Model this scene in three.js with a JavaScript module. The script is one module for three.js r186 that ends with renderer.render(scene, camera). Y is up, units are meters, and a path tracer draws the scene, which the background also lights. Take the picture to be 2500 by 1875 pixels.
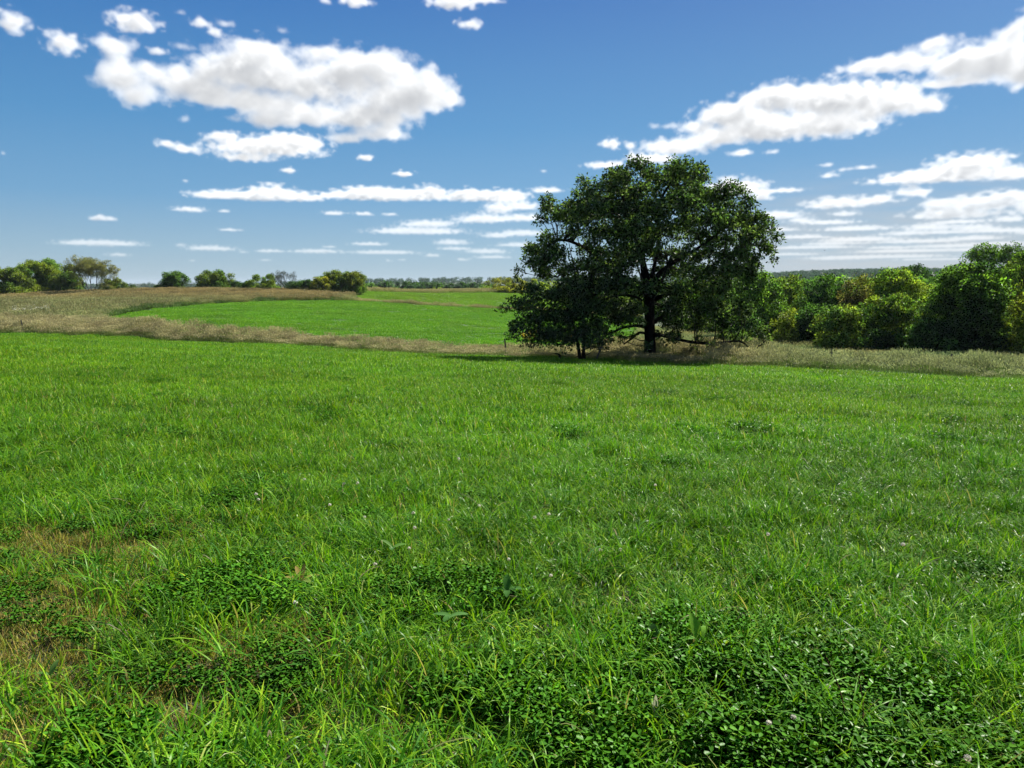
import * as THREE from 'three';
import { mergeGeometries } from 'three/addons/utils/BufferGeometryUtils.js';
import { createNoise2D, createNoise3D } from 'simplex-noise';

// ------------------------------------------------------------------ camera, sun, exposure
const scene = new THREE.Scene();
const FOCAL = 1878, EYE = 1.65, PITCH = Math.atan((937.5 - 695) / FOCAL);   // measured on the 2500 x 1875 photograph
const camera = new THREE.PerspectiveCamera(2 * Math.atan(937.5 / FOCAL) * 180 / Math.PI, 4 / 3, 0.05, 20000);
camera.position.set(0, EYE, 0);
camera.rotation.x = -PITCH;
scene.add(camera);
const EXPOSURE = 2.25;
const SUN_DIR = new THREE.Vector3(0.52, 0.65, -0.57).normalize();
const sun = new THREE.DirectionalLight(new THREE.Color(1, 0.95, 0.85), 5.0);
sun.name = 'sun';
sun.position.copy(SUN_DIR).multiplyScalar(300).add(new THREE.Vector3(0, 0, -100));
sun.target.position.set(0, 0, -100);
sun.castShadow = true;
sun.shadow.mapSize.set(4096, 4096);
Object.assign(sun.shadow.camera, { left: -200, right: 200, top: 200, bottom: -200, near: 1, far: 900 });
scene.add(sun, sun.target);

// ------------------------------------------------------------------ small tools
function rng(seed) {
  let a = seed >>> 0;
  return () => { a = (a + 0x6D2B79F5) | 0; let t = Math.imul(a ^ (a >>> 15), 1 | a); t = (t + Math.imul(t ^ (t >>> 7), 61 | t)) ^ t; return ((t ^ (t >>> 14)) >>> 0) / 4294967296; };
}
const R0 = rng(20);
const n2 = createNoise2D(rng(3)), n2b = createNoise2D(rng(4)), n3 = createNoise3D(rng(5));
const clamp = THREE.MathUtils.clamp, lerp = THREE.MathUtils.lerp;
const sstep = (a, b, x) => { const t = clamp((x - a) / (b - a), 0, 1); return t * t * (3 - 2 * t); };
const V = (x, y, z) => new THREE.Vector3(x, y, z);
const lin = (r, g, b) => [r, g, b].map((c) => { c /= 255; return c <= 0.04045 ? c / 12.92 : ((c + 0.055) / 1.055) ** 2.4; });
const fbm = (f, x, y, o) => { let s = 0, a = 1, t = 0; for (let i = 0; i < o; i++) { s += a * f(x, y); t += a; a *= 0.5; x = x * 2.03 + 17.1; y = y * 2.03 - 9.7; } return s / t; };

// ------------------------------------------------------------------ sky: air and clouds, by direction (degrees of azimuth, 0 straight ahead, and elevation)
const CLOUDS = [   // [grain in degrees, thickness, [[azimuth, elevation, half width, half height] ...]]
  [1.35, 1.0, [[-26.4, 14.71, 1.47, 0.66], [-26.0, 13.03, 1.76, 1.22], [-25.0, 11.90, 1.52, 0.83], [-24.2, 13.49, 0.83, 0.55], [-21.5, 12.77, 2.48, 1.19], [-19.3, 13.94, 2.69, 1.33], [-17.7, 15.26, 2.12, 0.97], [-16.3, 13.88, 2.78, 1.42], [-17.9, 12.19, 2.90, 0.80], [-13.1, 15.51, 1.41, 0.64], [-11.6, 14.16, 2.72, 1.59], [-9.2, 14.70, 2.43, 1.16], [-7.6, 12.98, 2.79, 1.63], [-6.0, 13.32, 1.81, 1.34], [-4.5, 12.97, 0.91, 0.75], [-10.1, 11.69, 3.25, 1.28], [-14.8, 11.48, 3.47, 0.89], [-9.3, 10.49, 2.12, 0.61], [-17.1, 11.13, 2.00, 0.66], [-11.9, 10.10, 1.28, 0.38], [-23.2, 13.1, 1.4, 0.7], [-20.6, 12.2, 1.9, 0.6], [-14.2, 13.2, 2.4, 0.9]]],
  [0.75, 0.7, [[-17.2, 9.26, 3.73, 0.68], [-20.0, 9.82, 1.11, 0.37], [-18.8, 8.55, 1.82, 0.33], [-15.4, 9.73, 2.04, 0.61], [-23.6, 9.15, 0.68, 0.29], [-22.4, 8.87, 1.04, 0.32]]],
  [0.7, 0.6, [[-25.0, 16.20, 1.50, 0.68], [-29.1, 14.50, 1.01, 0.75], [-31.7, 15.25, 0.90, 0.68], [-21.0, 16.66, 0.65, 0.36], [-20.2, 16.21, 0.58, 0.34], [-23.8, 14.69, 0.62, 0.30], [-11.0, 18.73, 1.19, 0.38], [-12.9, 18.68, 0.50, 0.22], [-4.1, 18.96, 1.71, 0.52], [-1.8, 19.12, 1.14, 0.22], [-30.6, 18.9, 0.73, 0.25], [-3.0, 17.64, 0.95, 0.37]]],
  [0.6, 0.22, [[-15.9, 16.70, 0.43, 0.21], [-22.1, 15.20, 0.78, 0.30], [-24.7, 18.6, 1.78, 0.40], [-22.3, 10.79, 0.40, 0.29], [-19.6, 16.74, 0.88, 0.27], [-22.2, 17.12, 0.35, 0.13]]],
  [0.45, 0.6, [[-10.4, 8.80, 0.57, 0.23], [-15.7, 7.83, 0.62, 0.20], [-7.7, 7.79, 0.79, 0.24], [-22.5, 6.85, 0.35, 0.12], [-32.7, 7.87, 0.20, 0.12], [-27.6, 4.20, 0.72, 0.21]]],
  [0.5, 0.9, [[-18.0, 5.99, 4.05, 0.34], [-16.9, 6.29, 1.48, 0.50], [-20.8, 5.91, 1.04, 0.24], [-14.9, 6.00, 1.43, 0.28], [-9.4, 6.24, 4.14, 0.42], [-10.2, 6.38, 1.80, 0.42], [-6.1, 6.45, 1.42, 0.53], [-2.2, 6.24, 2.53, 0.45], [-3.2, 6.40, 1.01, 0.39], [-0.2, 6.32, 1.52, 0.39]]],
  [0.26, 0.7, [[-22.3, 4.98, 1.09, 0.20], [-20.1, 4.96, 0.42, 0.11], [-12.8, 5.00, 0.92, 0.16], [-10.7, 5.01, 0.77, 0.15], [-8.8, 5.01, 0.60, 0.11], [-19.9, 3.71, 0.86, 0.11], [-27.8, 2.62, 2.58, 0.21], [-26.8, 1.93, 0.78, 0.12], [-21.1, 2.42, 1.72, 0.20], [-23.0, 2.63, 0.35, 0.11], [-19.0, 2.23, 0.34, 0.10], [-17.3, 2.31, 1.12, 0.13], [-14.0, 2.32, 1.86, 0.16], [-10.4, 2.89, 1.39, 0.13], [-9.3, 2.29, 2.42, 0.15], [-5.8, 2.10, 0.79, 0.12], [-17.5, 1.69, 0.47, 0.06], [-22.3, 1.61, 0.26, 0.06], [-9.0, 1.73, 0.37, 0.08], [-3.6, 1.82, 0.68, 0.10], [-8.0, 1.80, 0.30, 0.07], [-13.1, 2.66, 0.65, 0.08]]],
  [0.32, 0.8, [[-6.1, 4.33, 2.27, 0.28], [-6.9, 3.80, 3.61, 0.30], [-2.1, 4.68, 2.28, 0.39], [-1.0, 5.42, 1.27, 0.49], [-4.4, 3.02, 1.44, 0.25], [-1.9, 2.39, 1.78, 0.22], [-1.1, 3.53, 1.44, 0.23], [-4.3, 2.60, 1.35, 0.15], [-1.4, 1.99, 1.53, 0.15]]],
  [1.0, 1.15, [[15.4, 11.45, 2.59, 0.92], [18.4, 12.37, 2.64, 0.89], [22.1, 12.02, 3.61, 1.16], [25.6, 11.50, 2.25, 1.00], [27.6, 11.07, 1.23, 0.49], [17.7, 10.43, 3.84, 0.89], [22.1, 10.44, 3.21, 0.94], [13.1, 10.66, 1.26, 0.48], [11.5, 9.50, 2.62, 0.65], [14.7, 9.99, 1.70, 0.52], [16.3, 8.97, 1.10, 0.27], [18.3, 8.98, 0.48, 0.23]]],
  [0.5, 0.5, [[7.1, 9.85, 0.77, 0.44], [8.4, 9.74, 0.44, 0.28], [8.6, 9.11, 0.39, 0.25], [10.0, 8.77, 1.78, 0.41], [6.7, 8.44, 1.48, 0.25], [2.3, 8.09, 0.20, 0.11]]],
  [0.45, 0.2, [[10.1, 11.01, 0.39, 0.27], [11.3, 10.96, 0.72, 0.26], [13.3, 12.42, 0.22, 0.13]]],
  [1.0, 1.15, [[24.1, 13.78, 2.03, 0.57], [26.1, 13.76, 1.58, 0.70], [27.7, 14.68, 1.34, 0.55], [29.3, 13.31, 2.45, 1.07], [31.2, 13.20, 2.01, 1.18], [32.7, 12.35, 1.61, 1.02], [31.9, 14.61, 1.00, 0.63], [32.8, 15.21, 1.03, 0.74], [21.6, 13.54, 0.24, 0.17], [28.8, 12.32, 2.00, 0.37], [34.6, 12.96, 2.17, 1.36], [36.3, 11.72, 1.58, 0.86]]],
  [0.55, 0.9, [[15.8, 6.56, 2.24, 0.65], [17.5, 6.03, 0.99, 0.47], [27.2, 6.71, 2.98, 0.40], [30.1, 7.41, 2.39, 0.58], [29.8, 6.76, 2.83, 0.45], [32.3, 6.52, 1.30, 0.37], [34.5, 6.69, 1.67, 0.53], [22.4, 5.32, 2.06, 0.42], [24.9, 5.49, 1.44, 0.33], [27.0, 5.86, 1.22, 0.38], [31.1, 4.97, 2.53, 0.53], [32.3, 5.35, 1.13, 0.39], [28.6, 4.98, 1.22, 0.43], [29.3, 4.38, 2.63, 0.35], [34.1, 4.56, 1.81, 0.55]]],
  [0.36, 0.6, [[19.1, 6.36, 1.56, 0.18], [21.7, 7.91, 0.61, 0.13], [21.9, 7.22, 0.68, 0.21], [24.0, 7.63, 0.86, 0.13], [22.7, 7.55, 0.60, 0.12], [18.9, 4.67, 1.87, 0.34], [20.3, 4.32, 1.26, 0.20], [23.0, 4.69, 1.02, 0.21], [0.7, 5.59, 1.60, 0.36], [-0.2, 6.13, 1.10, 0.42], [2.5, 6.72, 1.34, 0.24], [0.8, 4.77, 1.77, 0.33], [0.8, 3.69, 1.95, 0.27], [0.5, 2.86, 1.78, 0.20]]],
  [0.28, 0.35, [[23.6, 3.69, 2.44, 0.20], [28.0, 3.63, 1.75, 0.26], [30.6, 3.54, 1.42, 0.24], [32.4, 3.96, 1.13, 0.25], [20.3, 3.23, 1.99, 0.16], [24.0, 2.99, 2.91, 0.17], [27.4, 2.76, 2.74, 0.15], [30.6, 2.89, 1.97, 0.17], [21.1, 2.51, 3.04, 0.14], [26.8, 2.18, 3.41, 0.13], [31.3, 2.16, 2.53, 0.14], [25.4, 1.83, 4.28, 0.12], [19.6, 2.06, 2.23, 0.11], [31.9, 2.50, 2.15, 0.13], [34.2, 3.19, 1.70, 0.28], [34.9, 2.35, 1.68, 0.19], [22.0, 4.15, 2.2, 0.16], [27.5, 3.3, 2.6, 0.17], [31.6, 3.3, 2.4, 0.16], [18.6, 3.75, 1.8, 0.16], [22.4, 2.75, 2.2, 0.12], [29.2, 2.45, 2.4, 0.12], [33.2, 1.9, 2.6, 0.11], [22.8, 1.75, 2.6, 0.1], [28.8, 1.6, 2.8, 0.09], [25.8, 2.42, 1.7, 0.1], [29.8, 3.95, 1.7, 0.14]]],
];
{ // the same fair-weather cumulus goes on round the rest of the sky
  const r = rng(77);
  for (let i = 0; i < 110; i++) {
    const el = 2 + 58 * r() ** 1.6, az = -180 + 360 * r();
    if (az > -40 && az < 44 && el < 24) continue;
    const s = 0.35 + el / 16, k = 2 + Math.floor(r() * 5), blobs = [];
    for (let j = 0; j < k; j++) blobs.push([az + (r() - 0.5) * 7 * s, el + (r() - 0.5) * 1.2 * s, (1 + 1.7 * r()) * s, (0.35 + 0.45 * r()) * s]);
    CLOUDS.push([Math.max(0.3, s * 0.7), 0.6 + 0.5 * r(), blobs]);
  }
}
function skyTexture() {
  const W = 4096, H = 2048, data = new Float32Array(W * H * 4), D = Math.PI / 180;
  const stops = [[0, [190, 211, 221]], [2.5, [166, 201, 223]], [6, [128, 181, 223]], [11, [98, 161, 215]], [19, [66, 128, 199]], [40, [44, 98, 170]], [90, [34, 78, 148]]].map(([e, c]) => [e, lin(...c)]);
  const sunAz = Math.atan2(SUN_DIR.x, -SUN_DIR.z) / D, sunEl = Math.asin(SUN_DIR.y) / D;
  const air = new Float32Array(3);
  const clearSky = (az, el) => {
    el = Math.max(el, 0);
    let i = 0; while (i < stops.length - 2 && el > stops[i + 1][0]) i++;
    const t = clamp((el - stops[i][0]) / (stops[i + 1][0] - stops[i][0]), 0, 1);
    const cosS = Math.sin(el * D) * Math.sin(sunEl * D) + Math.cos(el * D) * Math.cos(sunEl * D) * Math.cos((az - sunAz) * D);
    const side = 0.62 + 0.42 * (0.5 + 0.5 * cosS) ** 1.3 + 0.9 * Math.max(0, cosS) ** 30;
    const pale = 0.16 * Math.max(0, cosS) ** 3;
    for (let c = 0; c < 3; c++) { const v = lerp(stops[i][1][c], stops[i + 1][1][c], t); air[c] = lerp(v, 0.55, pale) * side; }
  };
  for (let row = 0; row < H; row++) {
    const el = ((row + 0.5) / H - 0.5) * 180;
    for (let col = 0; col < W; col++) {
      const round = ((col + 0.5) / W - 0.5) * 360, az = ((round + 90 + 540) % 360) - 180, o = (row * W + col) * 4;
      clearSky(az, el);
      let veil = 0.72 * sstep(9, 2, el) * sstep(4, 24, az) * sstep(110, 60, az);   // the thin high cloud towards the right
      if (el > 0 && veil > 0.01) veil *= 0.75 + 0.5 * fbm(n2b, az * 0.12, el * 0.9, 4);
      const whiteV = 0.62;
      data[o] = lerp(air[0], whiteV * 0.97, veil) / EXPOSURE; data[o + 1] = lerp(air[1], whiteV, veil) / EXPOSURE; data[o + 2] = lerp(air[2], whiteV * 1.03, veil) / EXPOSURE; data[o + 3] = 1;
    }
  }
  // clouds: joined ellipsoids of mist, broken up by noise, marched through along each direction and lit by the sun through their own thickness
  CLOUDS.forEach(([grain, thick, blobs], ci) => {
    const am = blobs.reduce((t, b) => t + b[0], 0) / blobs.length, em = blobs.reduce((t, b) => t + b[1], 0) / blobs.length, cosE = Math.cos(em * D);
    const inView = am > -46 && am < 50 && em < 26;
    let a0 = 1e9, a1 = -1e9, e0 = 1e9, e1 = -1e9;
    for (const [a, e, w, h] of blobs) { a0 = Math.min(a0, a - w * 1.5 / cosE - grain * 0.5); a1 = Math.max(a1, a + w * 1.5 / cosE + grain * 0.5); e0 = Math.min(e0, e - h * 1.4 - grain * 0.4); e1 = Math.max(e1, e + h * 1.6 + grain * 0.4); }
    e0 = Math.max(e0, 0.2);
    const wisp = thick < 0.3, flat = em < 7.5 ? 1.8 : 1.25, [dn, dp] = em < 7.5 ? [2.8, 0.62] : [1.6, 0.82], seed = ci * 13.7;
    // the sun seen from the cloud: to the right, up, and away from us
    const da = (sunAz - am) * D, ce = Math.cos(sunEl * D), f0 = ce * Math.cos(da), y0 = Math.sin(sunEl * D), sx = ce * Math.sin(da), sy = y0 * cosE - f0 * Math.sin(em * D), sz = f0 * cosE + y0 * Math.sin(em * D);
    const hMean0 = blobs.reduce((t, b) => t + b[3], 0) / blobs.length;
    const noise = (x, y, z, oct) => { let t = 0, amp = 1, k = 1 / grain; for (let i = 0; i < oct; i++) { const v = n3(x * k / flat + seed, y * k + i * 7.3, z * k / flat); t += amp * (i < 1 ? v : 0.55 * (0.55 - 1.6 * Math.abs(v)) + 0.55 * v); amp *= 0.56; k *= 2.13; } return t; };
    const E = blobs.map(([a, e, w, h], i) => [(a - am) * cosE, e, (n3(i * 5.1, ci, 0.5)) * h * 0.8, w, h, (w * 0.45 + h * 0.6)]);
    const field = (x, y, z) => { let keep = 1; for (const b of E) { const dy = (y - b[1]) / b[4], p = (x - b[0]) / b[3], r = (z - b[2]) / b[5], q = p * p + dy * dy * (dy < 0 ? dn : dp) + r * r; if (q < 2.4) keep *= 1 - 0.93 * Math.exp(-q * 1.5); } return 1 - keep; };
    const dens = (x, y, z, oct) => { const f = field(x, y, z); return f < 0.07 ? 0 : clamp((f - 0.285 + (hMean0 < 0.5 && grain > 0.4 ? 0.37 : 0.30) * noise(x, y, z, oct) * (1.1 - 0.4 * f)) * 1.6, 0, 1); };
    const octs = clamp(Math.floor(Math.log2(grain / 0.075)) + 1, 2, inView ? 5 : 4);
    const zr = Math.max(...E.map((b) => Math.abs(b[2]) + b[5])) * 1.25, steps = inView ? 26 : 10, ds = 2 * zr / steps, hMean = E.reduce((t, b) => t + b[4], 0) / E.length;
    const sigma = (wisp ? 0.5 : 1.75) / Math.max(0.14, hMean) * (0.35 + 0.65 * thick) * (grain < 0.4 ? 0.6 : 1), ls = Math.max(0.09, hMean * 0.34);
    const r0 = Math.max(Math.floor((e0 / 180 + 0.5) * H), H / 2), r1 = Math.min(Math.ceil((e1 / 180 + 0.5) * H), H - 1);
    const c0 = Math.floor(((a0 - 90) / 360 + 0.5) * W), c1 = Math.ceil(((a1 - 90) / 360 + 0.5) * W);
    const glow = 1.04 + 0.24 * sstep(-30, 35, am) * sstep(125, 70, am);
    for (let row = r0; row <= r1; row++) {
      const el = ((row + 0.5) / H - 0.5) * 180;
      for (let cc = c0; cc <= c1; cc++) {
        const col = ((cc % W) + W) % W, az = ((cc + 0.5) / W - 0.5) * 360 + 90, x = (az - am) * cosE;
        let T = 1, L = 0, A = 0;
        for (let k = 0; k < steps && T > 0.02; k++) {
          const z = -zr + (k + 0.5) * ds, d = dens(x, el, z, octs);
          if (d <= 0) continue;
          let tau = 0;
          for (let j = 1; j <= 4; j++) { const q = ls * (j - 0.5) * (0.7 + 0.25 * j); tau += dens(x + sx * q, el + sy * q, z + sz * q, 2) * (0.7 + 0.4 * j); }
          tau *= sigma * ls * 0.62;
          const o = 1 - Math.exp(-sigma * d * ds);
          L += T * o * (0.80 * Math.exp(-tau) + 0.44 * Math.exp(-0.2 * tau)); A += T * o; T *= 1 - o;
        }
        if (A < 0.003) continue;
        const alpha = A * sstep(0.4, 1.3, el), far = sstep(8, 0.5, el) * 0.66, o = (row * W + col) * 4;
        for (let c = 0; c < 3; c++) { const air0 = data[o + c], v = Math.min(1.35, L / A * glow * [1.02, 1, 0.97][c] + [0.19, 0.215, 0.25][c]) / EXPOSURE; data[o + c] = lerp(air0, lerp(v, air0, far), alpha); }
      }
    }
  });
  const t = new THREE.DataTexture(data, W, H, THREE.RGBAFormat, THREE.FloatType);
  t.mapping = THREE.EquirectangularReflectionMapping; t.magFilter = THREE.LinearFilter; t.minFilter = THREE.LinearFilter; t.colorSpace = THREE.LinearSRGBColorSpace; t.needsUpdate = true;
  return t;
}
scene.background = scene.environment = skyTexture();

// ------------------------------------------------------------------ terrain: a table of profiles by bearing
const cP = Math.cos(PITCH), sP = Math.sin(PITCH);
function ray(px, py, d) {           // the point at depth d metres in front of the camera, seen at a place of the photograph
  const x = px - 1250, vy = 937.5 - py, y = vy * cP - FOCAL * sP, z = vy * sP + FOCAL * cP;
  return V(x / z * d, EYE + y / z * d, -d);
}
const PROFILES = [   // [bearing as photograph column, [[depth, row of the photograph | height as {h}] ...]]
  [0, [[80, 815], [100, 790], [130, 763], [180, 736], [212, 724], [240, { h: -3.0 }], [300, { h: -6 }], [450, { h: -11 }], [900, { h: -17 }], [2500, 701], [9000, 693]]],
  [450, [[72, 835], [82, 806], [95, 785], [150, 746], [185, 728], [207, 713], [235, { h: -1.2 }], [300, { h: -5.5 }], [450, { h: -11 }], [900, { h: -17 }], [2500, 700], [9000, 693]]],
  [900, [[63, 858], [72, 838], [82, 820], [110, 786], [150, 757], [185, 737], [240, 712.5], [300, { h: -2.4 }], [430, 718], [700, { h: -11 }], [1200, { h: -11 }], [2500, 691], [9000, 693]]],
  [1300, [[58, 873], [66, 866], [75, 852], [110, 809], [150, 781], [190, 759], [240, 736], [300, 716], [450, { h: -7 }], [700, { h: -11 }], [1200, { h: -9 }], [2500, 686], [9000, 691]]],
  [1600, [[50, 890], [55, 879], [66, 872], [95, 832], [150, 801], [200, 776], [260, { h: -7 }], [450, { h: -9 }], [700, { h: -11 }], [1200, { h: -9 }], [2500, 684], [9000, 691]]],
  [2000, [[46, 907], [56, 895], [70, 880], [90, 852], [110, 831], [150, { h: -8 }], [450, { h: -11 }], [900, { h: -11 }], [1500, 671], [2500, 667], [9000, 690]]],
  [2500, [[42, 932], [52, 915], [75, 870], [110, { h: -7 }], [150, { h: -8 }], [450, { h: -11 }], [900, { h: -9 }], [1500, 668], [2500, 664], [9000, 690]]],
].map(([px, knots]) => {
  const xs = [0], ys = [0];
  const at = knots.map(([d, v]) => [d, typeof v === 'number' ? ray(px, v, d).y : v.h]);
  for (const f of [0.35, 0.7]) { xs.push(at[0][0] * f); ys.push(at[0][1] * f * (0.9 + 0.1 * f)); }
  for (const [d, h] of at) { xs.push(d); ys.push(h); }
  const n = xs.length, dl = [], m = [];
  for (let i = 0; i < n - 1; i++) dl.push((ys[i + 1] - ys[i]) / (xs[i + 1] - xs[i]));
  for (let i = 0; i < n; i++) {
    if (i === 0) m.push(dl[0]); else if (i === n - 1) m.push(0);
    else if (dl[i - 1] * dl[i] <= 0) m.push(0);
    else { const h0 = xs[i] - xs[i - 1], h1 = xs[i + 1] - xs[i], w1 = 2 * h1 + h0, w2 = h1 + 2 * h0; m.push((w1 + w2) / (w1 / dl[i - 1] + w2 / dl[i])); }
  }
  return { px, h: (d) => {
    if (d >= xs[n - 1]) return ys[n - 1];
    let i = 0; while (d > xs[i + 1]) i++;
    const L = xs[i + 1] - xs[i], t = (d - xs[i]) / L, t2 = t * t, t3 = t2 * t;
    return (2 * t3 - 3 * t2 + 1) * ys[i] + (t3 - 2 * t2 + t) * L * m[i] + (3 * t2 - 2 * t3) * ys[i + 1] + (t3 - t2) * L * m[i + 1];
  } };
});
const bearing = (x, z) => {         // [photograph column, depth along that column]; beyond the frame the edge columns go on round
  const r = Math.hypot(x, z) || 1e-6, a = x / r, c = Math.max(Math.sqrt(1 - a * a), 0.833);
  return [clamp(1250 + FOCAL * a / c, -40, 2540), r * c];
};
function H(x, z) {
  const [px0, d] = bearing(x, z), px = clamp(px0, 0, 2500);
  let i = 0; while (i < PROFILES.length - 2 && px > PROFILES[i + 1].px) i++;
  const P = (k) => PROFILES[clamp(k, 0, PROFILES.length - 1)], t = (px - P(i).px) / (P(i + 1).px - P(i).px);
  const a = P(i - 1).h(d), b = P(i).h(d), c = P(i + 1).h(d), e = P(i + 2).h(d);
  const m0 = (c - a) * 0.5, m1 = (e - b) * 0.5, t2 = t * t, t3 = t2 * t;
  let h = d < 1.2e-3 ? 0 : (2 * t3 - 3 * t2 + 1) * b + (t3 - 2 * t2 + t) * m0 + (3 * t2 - 2 * t3) * c + (t3 - t2) * m1;
  const bump = 0.02 * n2(x * 0.9, z * 0.9) + 0.05 * n2(x * 0.21, z * 0.21) * sstep(4, 14, d) + 0.12 * n2(x * 0.06, z * 0.06) * sstep(30, 80, d);
  return h + bump;
}
function hit(px, py) {              // where the line of sight through a place of the photograph meets the ground
  let d = 1, p;
  for (let i = 0; i < 4000; i++) { p = ray(px, py, d); if (p.y <= H(p.x, p.z)) break; d *= 1.004; }
  return p;
}
const onGround = (px, d) => { const p = ray(px, 800, d); p.y = H(p.x, p.z); return p; };
const table = (rows) => (x) => { let i = 0; while (i < rows.length - 2 && x > rows[i + 1][0]) i++; const [a, b] = [rows[i], rows[i + 1]]; return lerp(a[1], b[1], clamp((x - a[0]) / (b[0] - a[0]), 0, 1)); };
const stripFront = table([[0, 80], [450, 72], [900, 63], [1120, 59.5], [1300, 55.5], [1600, 50], [2000, 46], [2500, 42]]);
const stripBack = table([[0, 101], [200, 90], [450, 78], [900, 68.5], [1300, 63], [1600, 62], [2000, 54], [2500, 50]]);
const fieldFar = table([[255, 106], [450, 148], [650, 178], [800, 186], [900, 186], [1050, 184], [1250, 190], [1600, 200]]);
const crest = table([[0, 212], [450, 207], [800, 212], [870, 238], [1000, 262], [1150, 285], [1300, 300], [1600, 260]]);
function zone(x, z) {
  const [px, d] = bearing(x, z), w = 1.2 * n2b(x * 0.12, z * 0.12), e = 0.4 * n2b(x * 0.6, z * 0.6);
  if (d < stripFront(px) + e) return 'field';
  if (d < stripBack(px) + w) return 'strip';
  if (px > 1560 + 4 * w) return d < 135 ? 'rough' : 'beyond';
  if (px > 250) {
    const f = fieldFar(px) + w;
    if (d < f) return 'middle';
    if (px > 862 + (d < 215 ? (215 - d) * 0.3 : 0)) return d < f + 3.5 ? 'hedge' : d < crest(px) ? 'upper' : d < crest(px) + 45 ? 'scrub' : 'beyond';
  }
  return d < crest(px) + 30 ? 'hill' : 'beyond';
}
const SOIL = { field: [0.03, 0.032, 0.014], strip: [0.10, 0.085, 0.045], rough: [0.07, 0.085, 0.035], middle: [0.055, 0.12, 0.022], upper: [0.065, 0.125, 0.026], hedge: [0.10, 0.09, 0.045], scrub: [0.11, 0.11, 0.05], hill: [0.12, 0.095, 0.055], beyond: [0.05, 0.085, 0.028] };
function noiseTexture(n, f) {
  const d = new Uint8Array(n * n * 4);
  for (let y = 0; y < n; y++) for (let x = 0; x < n; x++) { const v = f(x / n, y / n), o = (y * n + x) * 4; d[o] = d[o + 1] = d[o + 2] = clamp(v, 0, 1) * 255; d[o + 3] = 255; }
  const t = new THREE.DataTexture(d, n, n); t.wrapS = t.wrapT = THREE.RepeatWrapping; t.magFilter = THREE.LinearFilter; t.needsUpdate = true; return t;
}
const tileNoise = (u, v, k) => { const a = u * 2 * Math.PI, b = v * 2 * Math.PI; return n3(Math.cos(a) * k + 3 * Math.sin(b) * k * 0.33, Math.sin(a) * k + Math.cos(b) * k, Math.sin(b) * k); };
{
  const rings = [0], A = 420, pos = [], col = [], uv = [], idx = [];
  for (let r = 0.6; r < 9000; r *= 1.028) rings.push(r);
  const angs = []; for (let i = 0; i <= A; i++) { const t = i / A * 2 - 1; angs.push(Math.PI * Math.sign(t) * (0.45 * Math.abs(t) + 0.55 * Math.abs(t) ** 3)); }
  const c = new THREE.Color();
  for (const r of rings) for (const a of angs) {
    const x = Math.sin(a) * r, z = -Math.cos(a) * r;
    let h = H(x, z);
    pos.push(x, h, z); uv.push(x, z);
    const s = SOIL[zone(x, z)], f = 0.5 + 0.5 * fbm(n2, x * 0.05, z * 0.05, 3), q = r > 420 ? 0.75 + 0.5 * (fbm(n2b, x * 0.004, z * 0.004, 2) > 0.1) : 0.8 + 0.4 * f;
    col.push(s[0] * q, s[1] * q, s[2] * q);
  }
  const N = angs.length;
  for (let i = 0; i < rings.length - 1; i++) for (let j = 0; j < N - 1; j++) { const p = i * N + j; idx.push(p, p + 1, p + N, p + 1, p + N + 1, p + N); }
  const g = new THREE.BufferGeometry();
  g.setAttribute('position', new THREE.Float32BufferAttribute(pos, 3)); g.setAttribute('color', new THREE.Float32BufferAttribute(col, 3)); g.setAttribute('uv', new THREE.Float32BufferAttribute(uv, 2));
  g.setIndex(idx); g.computeVertexNormals();
  const grain = noiseTexture(512, (u, v) => 0.72 + 0.28 * (tileNoise(u, v, 14) + 0.6 * tileNoise(u, v, 33)));
  grain.repeat.set(1 / 1.7, 1 / 1.7);
  const ground = new THREE.Mesh(g, new THREE.MeshStandardMaterial({ vertexColors: true, map: grain, bumpMap: grain, bumpScale: 0.03, roughness: 0.95 }));
  ground.name = 'ground'; ground.userData = { kind: 'structure', label: 'rolling farmland ground under the grass fields and meadows', category: 'ground' };
  ground.receiveShadow = ground.castShadow = true;
  scene.add(ground);
}

// ------------------------------------------------------------------ naming and tagging
const used = new Map();
function numbered(name) { const k = used.get(name) || 0; used.set(name, k + 1); return k ? name + '_' + String(k).padStart(3, '0') : name; }
function thing(name, label, category, p, turn = 0, group, kind) {
  const o = new THREE.Group(); o.name = numbered(name); o.position.copy(p); o.rotation.y = turn; o.userData = { label, category };
  if (group) o.userData.group = group;
  if (kind) o.userData.kind = kind;
  scene.add(o); return o;
}
function part(name, geometry, material, parent, kind) {
  const m = new THREE.Mesh(geometry, material); m.name = name; m.castShadow = m.receiveShadow = true;
  if (kind) m.userData.kind = kind;
  parent.add(m); return m;
}

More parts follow.
